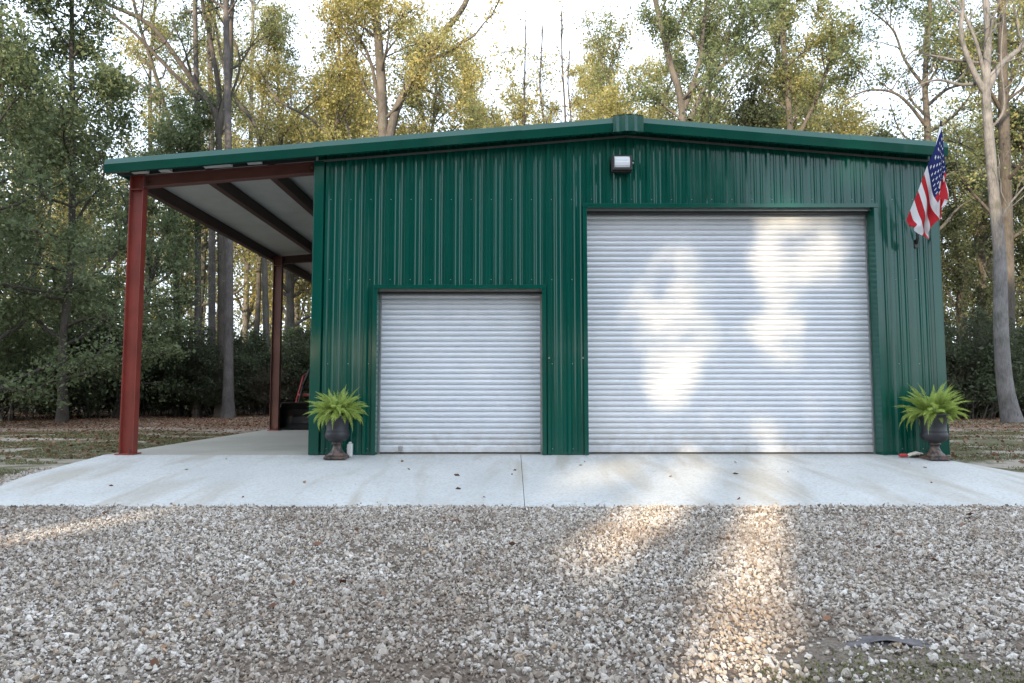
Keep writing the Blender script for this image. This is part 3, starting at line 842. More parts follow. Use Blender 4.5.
def wheel(x, y, r, w_):
    m = MB(); pr = [(r*.55, -w_/2), (r*.9, -w_/2), (r, -w_*.36), (r, w_*.36), (r*.9, w_/2), (r*.55, w_/2)]
    m.lathe(pr, n=32)
    for k in range(20):
        a_ = 2*PI*k/20; c_, s_2 = math.cos(a_), math.sin(a_)
        m.add([(c_*r*.97 - s_2*.02, s_2*r*.97 + c_*.02, -w_*.4), (c_*r*.97 + s_2*.02, s_2*r*.97 - c_*.02, -w_*.4), (c_*r*1.06, s_2*r*1.06, -w_*.3), (c_*r*.97 - s_2*.02, s_2*r*.97 + c_*.02, w_*.4), (c_*r*.97 + s_2*.02, s_2*r*.97 - c_*.02, w_*.4), (c_*r*1.06, s_2*r*1.06, w_*.3)],
              [(0, 1, 2), (3, 5, 4), (0, 2, 5, 3), (1, 4, 5, 2), (0, 3, 4, 1)])
    t = m.build('tyre', M['rubber'], TR); t.rotation_euler = (0, R(90), 0); t.location = (x, y, r * 1.05)
    m = MB(); m.lathe([(.001, -w_*.15), (r*.25, -w_*.15), (r*.4, -w_*.3), (r*.56, -w_*.45), (r*.56, w_*.45), (r*.4, w_*.1), (.001, w_*.1)], n=24); m.build('rim', M['tr_red'], t)
for x, y, r, w_ in ((-.5, 1.25, .30, .2), (.5, 1.25, .30, .2), (-.55, 2.6, .52, .32), (.55, 2.6, .52, .32)): wheel(x, y, r, w_)
for sx in (-.55, .55):
    m = MB(); n = 10; vs = []
    for i in range(n + 1):
        a_ = R(10 + 160 * i / n); vs += [(sx - .19, 2.6 + .62*math.cos(a_), .55 + .62*math.sin(a_)), (sx + .19, 2.6 + .62*math.cos(a_), .55 + .62*math.sin(a_))]
    m.add(vs, [(2*i, 2*i+1, 2*i+3, 2*i+2) for i in range(n)], True); m.build('fender', M['tr_red'], TR)
m = MB(); m.box(-.22, .22, 2.45, 2.9, .95, 1.02); m.box(-.22, .22, 2.86, 2.95, 1.02, 1.4); bevel(m.build('seat', M['rubber'], TR), .03)
m = MB(); m.tube([(0, 2.0, .95), (0, 2.22, 1.25)], .02, 8)
m.tube([(.19*math.cos(2*PI*k/18), 2.22 + .19*math.sin(2*PI*k/18)*.8, 1.26 + .19*math.sin(2*PI*k/18)*.6) for k in range(19)], .014, 6, False); m.build('steering_wheel', M['tr_dark'], TR)
m = MB(); m.tube([(-.5, 3.0, .7), (-.5, 3.0, 1.75), (-.42, 3.0, 1.85), (.42, 3.0, 1.85), (.5, 3.0, 1.75), (.5, 3.0, .7)], .035, 8); m.build('roll_bar', M['tr_dark'], TR)

# ------------------------------------------------------------------ gravel yard
def gravel_mats():
    t = NT('gravel_bed'); v = t.geo()
    vo = t.n('ShaderNodeTexVoronoi'); vo.inputs['Scale'].default_value = 38; t.l(v, vo.inputs['Vector'])
    col = t.ramp(t.noise(v, 60, 4, .7), [(0.3, (0.07, 0.055, 0.042)), (0.55, (0.17, 0.14, 0.11)), (0.75, (0.34, 0.31, 0.27))])
    dirt = t.ramp(t.noise(v, 0.8, 5, .6), [(0.42, 0.0), (0.65, .7)])
    c = t.mix(dirt, col, (0.12, 0.085, 0.06))
    t.bump(vo.outputs['Distance'], .9, .02); t.set(Base_Color=c, Roughness=.95); bed = t.m
    t = NT('gravel_stone')
    oi = t.n('ShaderNodeObjectInfo')
    c = t.ramp(oi.outputs['Random'], [(0.0, (0.10, 0.08, 0.065)), (0.16, (0.24, 0.19, 0.15)), (0.38, (0.41, 0.365, 0.31)), (0.65, (0.53, 0.495, 0.45)), (0.84, (0.68, 0.65, 0.60)), (0.93, (0.42, 0.31, 0.20)), (1.0, (0.58, 0.55, 0.51))])
    f = t.noise(t.geo(), 90, 4)
    c = t.mix(t.ramp(f, [(0.35, .3), (0.6, 0.0)]), c, (0.22, 0.19, 0.16))
    # drifts of browner, dirtier stone through the yard
    dd = t.noise(t.geo((0.6, 1.0, 1)), 0.9, 5, .65)
    c = t.mix(t.ramp(dd, [(0.48, 0.0), (0.64, .50)]), c, (0.20, 0.145, 0.105))
    t.set(Base_Color=c, Roughness=.75); return bed, t.m
bedm, stonem = gravel_mats()
xs = np.linspace(-30, 30, 121); ys = np.linspace(-26, YF + .004, 60)
def gz(x, y): return -.237 + .010 * mnoise.noise(Vector((x * 1.1, y * 1.1, 5)))
V = np.array([(x, y, gz(x, y)) for y in ys for x in xs]); nx = len(xs)
i = np.arange(len(ys) - 1)[:, None] * nx + np.arange(nx - 1)[None, :]
tag(link_mesh('gravel_yard', arr_mesh('gravel_yard', V, np.stack([i, i + 1, i + nx + 1, i + nx], -1).reshape(-1, 4), True), bedm), kind='structure')

def gravel():
    rng = np.random.default_rng(2)
    N = 330000
    y = rng.uniform(-8.6, YF + .01, N); x = rng.uniform(-9, 9, N)
    ok = (np.abs(x) < (y + 10.2) * .75 + 2.2)
    x, y = x[ok], y[ok]
    # thin, dirt-covered places
    dn = np.array([mnoise.noise(Vector((a * .7, b * 1.3, 9))) for a, b in zip(x, y)])
    patch = (x > 1.2 + .3 * dn) & (y < -6.95 - .5 * dn + .10 * np.sin(x * 5.0) + .07 * np.sin(x * 13.0 + 1) + rng.normal(0, .10, len(x)))                   # soil and grass corner
    keep = rng.uniform(size=len(x)) > np.clip((dn - .12) * 1.6, 0, .6) + patch * .82
    x, y = x[keep], y[keep]
    # gravel strewn along the left edge of the apron
    M2 = 2600; y2 = rng.uniform(-3.2, -.9, M2); xe = np.interp(y2, [-3.15, -2.5, -1.5, -.9], [-5.15, -5.72, -6.05, -6.05]); x2 = xe - np.abs(rng.normal(0, .16, M2)) - .01 + (y2 + .9) * .12
    z = np.array([gz(a, b) for a, b in zip(x, y)]) + .004 + rng.uniform(-.003, .008, len(x))
    z2 = np.array([ground_z(a, b) for a, b in zip(x2, y2)]) + .006
    x3 = rng.uniform(-5.1, 7, 420); y3 = YF + np.abs(rng.normal(0, .05, 420)); x2 = np.r_[x2, x3]; y2 = np.r_[y2, y3]; z2 = np.r_[z2, np.array([ap_z(b) for b in y3]) + .004]
    P = np.concatenate([np.stack([x, y, z], 1), np.stack([x2, y2, z2], 1)])
    me = bpy.data.meshes.new('gravel'); me.vertices.add(len(P)); me.vertices.foreach_set('co', P.astype(np.float32).ravel())
    s = rng.lognormal(math.log(.0066), .44, len(P)).clip(.0035, .021)
    at_ = me.attributes.new('sz', 'FLOAT', 'POINT'); at_.data.foreach_set('value', s.astype(np.float32))
    rt = me.attributes.new('rt', 'FLOAT_VECTOR', 'POINT'); rt.data.foreach_set('vector', rng.uniform(0, 6.28, len(P) * 3).astype(np.float32))
    o = bpy.data.objects.new('gravel', me); COL.objects.link(o)
    tag(o, 'pale crushed gravel covering the yard in front of the slab', 'gravel', kind='stuff')
    ng = bpy.data.node_groups.new('gravel_scatter', 'GeometryNodeTree')
    ng.interface.new_socket('Geometry', in_out='INPUT', socket_type='NodeSocketGeometry'); ng.interface.new_socket('Geometry', in_out='OUTPUT', socket_type='NodeSocketGeometry')
    N_ = ng.nodes.new; Lk = ng.links.new
    gi, go = N_('NodeGroupInput'), N_('NodeGroupOutput')
    gg = N_('GeometryNodeGeometryToInstance')
    for k in range(5):
        ic = N_('GeometryNodeMeshIcoSphere'); ic.inputs['Radius'].default_value = 1; ic.inputs['Subdivisions'].default_value = 1 + (k > 2)
        sp = N_('GeometryNodeSetPosition'); no = N_('ShaderNodeTexNoise'); no.noise_dimensions = '4D'; no.inputs['W'].default_value = k * 7.3; no.inputs['Scale'].default_value = 1.1; no.inputs['Detail'].default_value = 1
        sb = N_('ShaderNodeVectorMath'); sb.operation = 'SUBTRACT'; sb.inputs[1].default_value = (.5, .5, .5)
        ml = N_('ShaderNodeVectorMath'); ml.operation = 'MULTIPLY'; ml.inputs[1].default_value = (2.6, 2.6, 2.6)
        Lk(no.outputs['Color'], sb.inputs[0]); Lk(sb.outputs[0], ml.inputs[0]); Lk(ml.outputs[0], sp.inputs['Offset']); Lk(ic.outputs[0], sp.inputs[0])
        sm = N_('GeometryNodeSetMaterial'); sm.inputs['Material'].default_value = stonem; Lk(sp.outputs[0], sm.inputs[0])
        Lk(sm.outputs[0], gg.inputs[0])
    ip = N_('GeometryNodeInstanceOnPoints'); ip.inputs['Pick Instance'].default_value = True
    a1 = N_('GeometryNodeInputNamedAttribute'); a1.data_type = 'FLOAT'; a1.inputs[0].default_value = 'sz'
    a2 = N_('GeometryNodeInputNamedAttribute'); a2.data_type = 'FLOAT_VECTOR'; a2.inputs[0].default_value = 'rt'
    fl = N_('ShaderNodeVectorMath'); fl.operation = 'MULTIPLY'; fl.inputs[1].default_value = (1.25, 1.0, .72)
    cb = N_('ShaderNodeCombineXYZ')
    for q in range(3): Lk(a1.outputs[0], cb.inputs[q])
    Lk(cb.outputs[0], fl.inputs[0])
    er = N_('FunctionNodeEulerToRotation'); Lk(a2.outputs[0], er.inputs[0])
    Lk(gi.outputs[0], ip.inputs['Points']); Lk(gg.outputs[0], ip.inputs['Instance']); Lk(er.outputs[0], ip.inputs['Rotation']); Lk(fl.outputs[0], ip.inputs['Scale'])
    Lk(ip.outputs[0], go.inputs[0])
    md = o.modifiers.new('scatter', 'NODES'); md.node_group = ng
gravel()

def litter():
    rng = np.random.default_rng(12)
    # leaves scattered on the yard, thicker near the wood
    pts = []
    for n, x0, x1, y0, y1 in ((190, -8, 8, -8.4, -3.3), (24000, -26, -6.4, 9.5, 21), (6000, -16, -6.3, 0, 12), (14000, 6.8, 26, 9, 21), (3500, 6.9, 16, -.5, 11), (1500, -8, 8, 13, 20), (26, -5.0, 5.8, -3.0, -.3)):
        x = rng.uniform(x0, x1, n); y = rng.uniform(y0, y1, n)
        for a, b in zip(x, y):
            z = ap_z(b) + .008 if (-3.1 < b < 0 and -5.1 < a < 6.1) else (gz(a, b) + .022 if b < YF else ground_z(a, b) + .025)
            pts.append((a, b, z))
    C = np.array(pts)
    tag(link_mesh('fallen_leaves', leaves_mesh('fallen_leaves', C, .052, rng, 1.2, .7), M['l_dead']), 'brown fallen leaves strewn over the yard and under the trees', 'fallen leaves', kind='stuff')
    # grass
    P = []
    def patch(n, x0, x1, y0, y1, dens):
        x = rng.uniform(x0, x1, n); y = rng.uniform(y0, y1, n)
        for a, b in zip(x, y):
            if mnoise.noise(Vector((a * .35, b * 1.1, 2))) + .45 * mnoise.noise(Vector((a * 2, b * 2, 7))) > dens: P.append((a, b, gz(a, b) if b < YF else ground_z(a, b)))
    patch(110000, -14, -6.15, -1.0, 7.5, -.02); patch(22000, -12, -6.4, -3.2, -1.0, -.1)
    patch(80000, 6.75, 16, -1.5, 7.5, -.02); patch(15000, 7.2, 12, -3.1, -1.5, -.1)
    patch(20000, 1.0, 5.5, -8.3, -7.15, .02); patch(2500, 1.0, 5.5, -7.2, -6.8, .25); patch(12000, -24, -8, 7, 13, .2); patch(30000, 8, 24, 7, 13, .0)
    P = np.array(P); n = len(P)
    h = rng.uniform(.010, .034, n) * np.where(P[:, 1] < -6, .55, 1); az = rng.uniform(0, 2 * PI, n); ln = rng.uniform(.2, 1.6, n)
    w = .0035 * rng.uniform(.7, 1.6, n) * (1 + np.clip((P[:, 1] + 3) * .10, 0, 1.5))
    sx = np.stack([np.cos(az), np.sin(az), 0 * az], 1); fw = np.stack([-np.sin(az), np.cos(az), 0 * az], 1)
    mid = P + fw * (ln * h * .35)[:, None]; mid[:, 2] += h * .6
    tip = P + fw * (ln * h)[:, None]; tip[:, 2] += h
    V = np.stack([P - sx * w[:, None], P + sx * w[:, None], mid + sx * (w * .7)[:, None], mid - sx * (w * .7)[:, None], tip], 1).reshape(-1, 3)
    b = np.arange(n)[:, None] * 5
    F1 = b + np.array([[0, 1, 2, 3]]); F2 = b + np.array([[3, 2, 4, 4]])
    me = bpy.data.meshes.new('grass'); 
    Ft = np.concatenate([b + np.array([[0, 1, 2]]), b + np.array([[0, 2, 3]]), b + np.array([[3, 2, 4]])])
    tag(link_mesh('grass', arr_mesh('grass', V, Ft, False), M['grass']), 'short patchy grass beside the slab and in the yard corner', 'grass', kind='stuff')
litter()

# shallow muddy stone showing in the gravel, lower right
def rocky():
    rng = np.random.default_rng(3); m = MB()
    n, k = 26, 8; vs = []
    for i in range(k + 1):
        f = i / k
        for j in range(n):
            a = 2 * PI * j / n
            r = f * (1 + .7 * mnoise.noise(Vector((math.cos(a) * 2.5, math.sin(a) * 2.5, 3))))
            x, y = math.cos(a) * r * .27, math.sin(a) * r * .075 + .03 * math.sin(a * 3)
            vs.append((x, y, .026 * (1 - f ** 2) + .010 * mnoise.noise(Vector((x * 9, y * 22, 1))) * (1 - f) - .012 * f))
    m.add(vs, [(i*n+j, i*n+(j+1) % n, (i+1)*n+(j+1) % n, (i+1)*n+j) for i in range(k) for j in range(n)], True)
    o = m.build('flat_rock', simple('wet_dark_rock', (0.085, 0.078, 0.082), .5, 0, .5, 14, .8)); o.location = (1.74, -6.92, -.236); o.rotation_euler = (0, 0, R(-5))
    tag(o, 'flat dark rock half buried in the gravel at the lower right', 'rock')
rocky()

# ------------------------------------------------------------------ trees
def S(px_list, Y0, Y1=None):
    """trunk centre line measured on the photograph at real depth Y0 (top leaning to Y1)"""
    Y1 = Y0 if Y1 is None else Y1; n = len(px_list)
    return [at(x, y, Y0 + (Y1 - Y0) * i / max(n - 1, 1)) for i, (x, y) in enumerate(px_list)]

def hero(name, label, cat, seed, main, r0, r1, extra, lm, bm, leafsize=.10, **kw):
    rng = np.random.default_rng(seed)
    base = Vector(main[0]); gzz = ground_z(base.x, base.y) - .08
    main = [Vector((base.x, base.y, gzz))] + [p for p in main if p.z > gzz + .3]
    off = np.array([base.x, base.y, gzz])
    P = resample(main, 34)
    tr, lb, C = grow(rng, P, r0, r1, **kw)
    Cs = [C] if len(C) else []
    for ex in extra:
        pts, a, b = ex[:3]; k2 = dict(kw); k2.update(ex[3] if len(ex) > 3 else {}); k2['flare'] = 1.0
        k2['nl'] = max(4, int(k2.get('nl', 14) * .45)); k2['t0'] = k2.get('et0', .3); k2.pop('et0', None)
        t2, l2, c2 = grow(rng, resample(pts, 22), a, b, **k2)
        tr += t2; lb += l2
        if len(c2): Cs.append(c2)
    sh = lambda T: [(np.array(p) - off, r, s) for p, r, s in T]
    C = np.concatenate(Cs) - off if Cs else None
    o = make_tree(name, sh(tr), sh(lb), C, leafsize, lm, bm, rng, tuple(off))
    tag(o, label, cat); return o

# right foreground tree with pale bare limbs
Y = 11.8
hero('bare_tree', 'pale grey trunk with bare forking limbs standing at the right edge of the yard', 'tree', 31,
     S([(1013, 424), (1005, 385), (1001, 330), (1000, 260), (995, 205), (989, 135), (986, 84), (988, 34), (985, -10), (980, -90)], Y), .25, .07,
     [(S([(987, 96), (972, 68), (961, 34), (963, 0), (955, -60)], Y), .10, .03),
      (S([(987, 90), (1000, 66), (1024, 45), (1060, 10)], Y), .13, .04),
      (S([(986, 84), (978, 48), (968, 22), (955, -5), (940, -40)], Y), .07, .02),
      (S([(990, 130), (1004, 108), (1001, 60), (1004, 10)], Y, Y - 1), .04, .015),
      (S([(997, 240), (1006, 210), (1030, 180)], Y, Y - .6), .05, .02),
      (S([(993, 78), (965, 85), (935, 80), (905, 92)], Y, Y + 1), .07, .02)],
     M['l_olive'], M['bark_pale'], .07, nl=9, t0=.62, L=2.2, nsub=4, nleaf=3, sig=.3, leafless=.75, flare=1.35, trunk_sides=16)
# forked tree behind the roof
Y = 20
hero('forked_tree', 'tall forked grey trunk rising over the left slope of the roof with golden leaves', 'tree', 32,
     S([(382, 425), (382, 300), (383, 134), (380, 60), (375, 5), (368, -60), (360, -150)], Y), .36, .12,
     [(S([(387, 150), (398, 105), (424, 66), (446, 30), (466, 2), (480, -50), (500, -110)], Y), .22, .07),
      (S([(383, 125), (370, 60), (350, 20), (335, -30)], Y, Y + 2), .10, .04),
      (S([(415, 86), (438, 96), (455, 112)], Y, Y - .5), .05, .015),
      (S([(376, 70), (352, 40), (340, 25)], Y, Y - 1), .05, .02)],
     M['l_gold'], M['bark_grey'], .10, nl=16, t0=.50, L=4.4, nsub=7, nleaf=18, sig=.38, el=(5, 50))
# sinuous trunks left
Y = 17.5
hero('sinuous_tree', 'dark sinuous tree sweeping up and to the left above the carport roof', 'tree', 33,
     S([(221, 425), (222, 300), (219, 150), (216, 114), (202, 94), (176, 57), (148, 23), (100, 0), (60, -30)], Y), .22, .06,
     [(S([(218, 135), (224, 105), (230, 74), (231, 27), (233, -5), (238, -70)], Y), .15, .06),
      (S([(217, 120), (219, 91), (209, 34), (202, 0), (195, -70)], Y, Y + 1), .12, .05),
      (S([(200, 100), (166, 66), (128, 27), (88, 0), (60, -25)], Y, Y - 1), .09, .04),
      (S([(222, 118), (240, 60), (215, 10), (190, -30)], Y, Y + 1.5), .06, .03)],
     M['l_green'], M['bark_dark'], .085, nl=9, t0=.5, L=2.6, nsub=5, nleaf=9, sig=.32)
hero('leaning_tree', 'slim grey tree leaning left just beyond the carport', 'tree', 34,
     S([(178, 425), (176, 280), (173, 151), (163, 101), (149, 54), (138, 20), (120, -60)], 19), .17, .05,
     [(S([(161, 104), (140, 84), (114, 71), (90, 52), (67, 34)], 19), .07, .03)],
     M['l_olive'], M['bark_grey'], .09, nl=9, t0=.45, L=2.8, nsub=5, nleaf=10, sig=.35)
hero('crooked_tree', 'crooked tree with two arching limbs above the middle of the left roof slope', 'tree', 35,
     S([(268, 425), (264, 250), (259, 141), (249, 116), (236, 100), (222, 60), (210, -10)], 21), .18, .05,
     [(S([(340, 150), (322, 128), (303, 114), (276, 98), (255, 60)], 21), .09, .03)],
     M['l_gold'], M['bark_grey'], .09, nl=9, t0=.4, L=3.2, nsub=6, nleaf=14, sig=.36)
# pines seen through the carport
for k, (px, r, Yp, lb) in enumerate(((228, .20, 16.5, 'straight grey pine trunk right of centre in the carport opening'), (197, .15, 18, 'straight grey pine trunk left of centre in the carport opening'),
                      (211, .19, 21, 'brown pine trunk between the two grey ones seen through the carport'))):
    hero('pine_tree', lb, 'pine tree', 40 + k, S([(px, 425), (px + 1, 250), (px, 120), (px - 2, 0), (px - 2, -160)], Yp), r, .08, [],
         M['l_dark'], M['bark_pine'], .10, nl=12, t0=.66, L=2.6, nsub=6, nleaf=14, sig=.3)
hero('pine_tree', 'sunlit slender trunk just left of the back carport post', 'pine tree', 44, S([(243, 425), (246, 300), (250, 180), (252, 60), (255, -80)], 30), .20, .08, [],
     M['l_gold'], M['bark_pale'], .10, nl=12, t0=.5, L=3, nsub=6, nleaf=14, sig=.35)
# green tree at centre right
hero('oak_tree', 'broad dense green tree rising behind the right slope of the roof beside the ridge', 'tree', 36,
     S([(688, 425), (690, 250), (682, 110), (672, 70), (660, 20), (650, -30), (650, -90)], 19), .28, .08,
     [(S([(690, 120), (710, 80), (735, 55), (760, 30)], 19), .12, .04), (S([(684, 110), (700, 60), (705, 10), (712, -40)], 19), .12, .05)],
     M['l_green'], M['bark_grey'], .105, nl=16, t0=.38, L=3.6, nsub=7, nleaf=24, sig=.36)
hero('oak_tree', 'olive and gold tree rising behind the middle of the right roof slope', 'tree', 37,
     S([(800, 425), (795, 250), (790, 130), (785, 60), (778, -10), (775, -80)], 22), .26, .08,
     [(S([(792, 150), (820, 90), (835, 40)], 22), .12, .04)],
     M['l_olive'], M['bark_grey'], .11, nl=17, t0=.36, L=4.0, nsub=7, nleaf=26, sig=.40)
hero('oak_tree', 'open tree with long level limbs behind the right end of the roof', 'tree', 38,
     S([(928, 425), (928, 250), (928, 140), (925, 80), (930, 10), (930, -80)], 20), .24, .07,
     [(S([(928, 128), (900, 96), (870, 90), (845, 100)], 20), .09, .03), (S([(928, 105), (950, 88), (985, 82)], 20, 21), .09, .03),
      (S([(927, 90), (905, 60), (893, 30), (870, 10)], 20), .08, .03)],
     M['l_green'], M['bark_grey'], .10, nl=16, t0=.32, L=3.8, nsub=7, nleaf=16, sig=.38, up=.2)
hero('oak_tree', 'thick dark trunk just behind the pale bare tree at the right', 'tree', 39,
     S([(1008, 425), (1007, 250), (1004, 120), (1002, 20), (1000, -100)], 17), .30, .12,
     [], M['l_olive'], M['bark_dark'], .10, nl=12, t0=.3, L=4.0, nsub=6, nleaf=14, sig=.36)
# thin bare saplings at the sky gap
for k, (pts, r) in enumerate((([(523, 425), (526, 200), (524, 120), (526, 20)], .13), ([(546, 425), (545, 150), (540, 90), (543, 25)], .11), ([(566, 425), (566, 150), (562, 60), (562, 5)], .13), ([(574, 425), (572, 150), (568, 85), (570, 50)], .11))):
    hero('sapling', ['thin bare sapling in the sky gap left of the ridge, leftmost of four', 'thin bare sapling in the sky gap left of the ridge, second from left', 'tallest thin bare sapling in the sky gap left of the ridge', 'short thin bare sapling in the sky gap, rightmost of four'][k],
         'tree', 50 + k, S(pts, 24), r, .028, [], M['l_gold'], M['bark_dark'], .09, nl=14, t0=.55, L=1.6, el=(50, 75), nsub=3, nleaf=2, sig=.3, leafless=.7, trunk_sides=6)
# big shaded evergreen at left
rng = np.random.default_rng(60)
def evergreen(seed, px, Yt, ht, label, Lb=4.4, nleaf=26):
    rng = np.random.default_rng(seed)
    b = at(px, 425, Yt); z0 = ground_z(b.x, b.y) - .05
    path = wander(rng, np.array([0, 0, 0.]), np.array([0.03, 0, 1.]), ht, 25, .2, .03)
    tr, lb, C = grow(rng, path, .14, .05, nl=40, t0=.07, L=Lb, el=(-5, 35), nsub=8, up=.35, nleaf=nleaf, sig=.36, taper=.7)
    o = make_tree('evergreen_tree', tr, lb, C, .10, M['l_green'], M['bark_dark'], rng, (b.x, b.y, z0))
    tag(o, label, 'tree', 'dense trees at the left edge of the yard'); return o
evergreen(61, 62, 12.5, 17, 'tall dense shaded tree left of the front carport post', 4.6, 27)
evergreen(62, -15, 11.0, 16, 'dense shaded tree cut off by the left edge of the picture', 4.6, 27)
evergreen(63, 118, 16.5, 13, 'dense shaded tree partly hidden by the front carport post', 3.4, 20)

# ---- general wood behind: prototypes copied around
def proto(seed, kind):
    rng = np.random.default_rng(seed)
    if kind == 'slim':
        path = wander(rng, np.zeros(3), np.array([0, 0, 1.]), 25, 25, .15, .03)
        a = grow(rng, path, .20, .05, nl=24, t0=.34, L=3.4, nsub=6, nleaf=15, sig=.38); lm, bm = M['l_gold'], M['bark_grey']
    elif kind == 'broad':
        path = wander(rng, np.zeros(3), np.array([0, 0, 1.]), 22, 25, .12, .04)
        a = grow(rng, path, .26, .06, nl=26, t0=.26, L=5.0, nsub=7, nleaf=16, sig=.45, taper=.45); lm, bm = M['l_olive'], M['bark_grey']
    elif kind == 'gold':
        path = wander(rng, np.zeros(3), np.array([0, 0, 1.]), 16, 25, .12, .05)
        a = grow(rng, path, .22, .05, nl=24, t0=.22, L=4.4, nsub=7, nleaf=16, sig=.45, taper=.45); lm, bm = M['l_gold'], M['bark_pale']
    else:
        path = wander(rng, np.zeros(3), np.array([0, 0, 1.]), 15, 25, .12, .04)
        a = grow(rng, path, .20, .05, nl=24, t0=.15, L=3.8, nsub=7, nleaf=20, sig=.40, taper=.7); lm, bm = M['l_dark'], M['bark_dark']
    o = make_tree({'slim': 'slender_tree', 'broad': 'broad_tree', 'gold': 'golden_tree', 'dark': 'dark_tree'}[kind], *a, .115, lm, bm, rng)
    return o
LBL = {'slim': ('tall slender gold-leaved tree in the wood behind the garage', 'slender trees in the wood'),
       'broad': ('olive-leaved spreading tree in the wood behind the garage', 'spreading trees in the wood'),
       'gold': ('low golden-leaved tree with pale trunk in the wood', 'golden trees in the wood'),
       'dark': ('dark green low-branched tree in the wood', 'dark trees in the wood')}
protos = {k: [proto(70 + 3 * i + j, k) for j in range(2)] for i, k in enumerate(('slim', 'broad', 'gold', 'dark'))}
used = set()
rs = random.Random(8)
spots = []
for px, Yt, k, s in (
    # (column in the photo, depth, kind, scale)
    (508, 25, 'gold', 1.06), (530, 29, 'slim', .72), (548, 27, 'gold', .96), (583, 26, 'gold', .98), (603, 29, 'slim', .84), (655, 33, 'gold', 1.3), (865, 35, 'gold', 1.3), (840, 29, 'gold', 1.1), (20, 24, 'dark', 1.1), (90, 27, 'gold', 1.0), (140, 25, 'slim', .95), (165, 33, 'gold', 1.1), (195, 29, 'broad', .95), (235, 36, 'gold', 1.15), (255, 26, 'slim', .9), (290, 24, 'broad', .9),
    (305, 31, 'gold', 1.1), (330, 22, 'slim', .9), (350, 28, 'gold', 1.15), (400, 30, 'gold', 1.25), (425, 24, 'gold', .95), (452, 28, 'broad', .95), (475, 34, 'slim', .95), (490, 24, 'gold', .80), (465, 30, 'gold', 1.1), (500, 34, 'gold', 1.08), (520, 32, 'broad', .72), (535, 38, 'gold', 1.0), (486, 36, 'slim', .95), (512, 38, 'slim', .86), (541, 36, 'slim', .80), (566, 38, 'slim', .86), (590, 36, 'slim', .88), (612, 37, 'slim', .98), (635, 40, 'slim', 1.0), (556, 36, 'gold', .85), (580, 34, 'gold', .98), (285, 26, 'gold', 1.15), (365, 25, 'gold', 1.15), (440, 22, 'gold', 1.0),
    (590, 30, 'gold', .82), (615, 25, 'gold', .76), (630, 31, 'broad', .95), (655, 26, 'broad', .95), (700, 34, 'gold', 1.25), (725, 25, 'broad', .95), (755, 30, 'gold', 1.2), (770, 20, 'dark', .95), (800, 33, 'gold', 1.3),
    (825, 26, 'broad', 1.0), (845, 31, 'broad', .95), (872, 27, 'gold', .85), (890, 22, 'dark', .85), (905, 33, 'gold', 1.0), (950, 27, 'gold', 1.05), (960, 23, 'dark', .85), (985, 25, 'broad', 1.0), (1010, 30, 'gold', 1.15), (1030, 22, 'dark', 1.0),
    (-40, 18, 'dark', 1.1), (1075, 18, 'broad', 1.1), (-90, 26, 'slim', 1.0), (1110, 27, 'gold', 1.1), (-160, 20, 'broad', 1.0), (1180, 22, 'dark', 1.1),
    (60, 36, 'gold', 1.1), (120, 42, 'gold', 1.2), (215, 44, 'broad', 1.2), (275, 42, 'gold', 1.2), (960, 42, 'gold', 1.2), (1000, 38, 'slim', 1.0), (1050, 40, 'broad', 1.1), (5, 44, 'slim', 1.1)):
    b = at(px, 400, Yt + rs.uniform(-1, 1)); ks = protos[k]; j = rs.randrange(2)
    if (k, 0) not in used: j = 0
    elif (k, 1) not in used: j = 1
    pr_ = ks[j]
    loc = (b.x, b.y, ground_z(b.x, b.y) - .06); rz = rs.uniform(0, 6.28); sc = s * rs.uniform(.94, 1.06)
    lab, grp = LBL[k]
    if (k, j) not in used:
        used.add((k, j)); pr_.location = loc; pr_.rotation_euler = (0, 0, rz); pr_.scale = (sc,) * 3; tag(pr_, lab, 'tree', grp)
    else:
        copy_tree(pr_, loc, rz, sc, lab, grp)

# ---- understorey shrubs
def shrub(seed, h, spread, lm, name, nleaf):
    rng = np.random.default_rng(seed); tr = []; lb = []; Cs = []
    for i in range(7):
        a = rng.uniform(0, 2 * PI); r = rng.uniform(0, spread * .4)
        p = np.array([math.cos(a) * r, math.sin(a) * r, 0.])
        path = wander(rng, p, np.array([math.cos(a) * .35, math.sin(a) * .35, 1.]), h * rng.uniform(.6, 1.05), 10, .2, .12)
        t_, l_, c_ = grow(rng, resample([Vector(q) for q in path], 21), .028, .008, nl=8, t0=.08, L=spread * .8, el=(0, 55), nsub=4, up=.4, nleaf=nleaf, sig=.22, trunk_sides=5, flare=1)
        tr += t_; lb += l_; Cs.append(c_)
    C = np.concatenate(Cs); C = C[C[:, 2] > .05]
    root = empty(name)
    link_mesh('stems', wood_mesh('stems', tr + lb), M['bark_grey'], root)
    link_mesh('foliage', leaves_mesh('foliage', C, .075, rng), lm, root)
    return root
sh = [shrub(90, 3.2, 1.6, M['l_dark'], 'dark_shrub', 15), shrub(91, 3.6, 1.7, M['l_green'], 'green_shrub', 13), shrub(92, 2.6, 1.5, M['l_brush'], 'twiggy_shrub', 8), shrub(93, 3.0, 1.8, M['l_dark'], 'dark_shrub', 12)]
sl = [('dark leafy shrub in the understorey at the edge of the wood', 'dark shrubs along the wood edge'), ('mid green leafy shrub in the understorey at the edge of the wood', 'green shrubs along the wood edge'),
      ('low twiggy grey-brown shrub at the edge of the wood', 'twiggy shrubs along the wood edge'), ('dark leafy shrub in the understorey at the edge of the wood', 'dark shrubs along the wood edge')]
su = set(); rs = random.Random(21)
pos = []
for px in range(-150, 345, 21): pos.append((px + rs.uniform(-8, 8), 18.6 + rs.uniform(-.8, 1.4) - (1.8 if px < 110 else 0) - (2.2 if px < 20 else 0)))
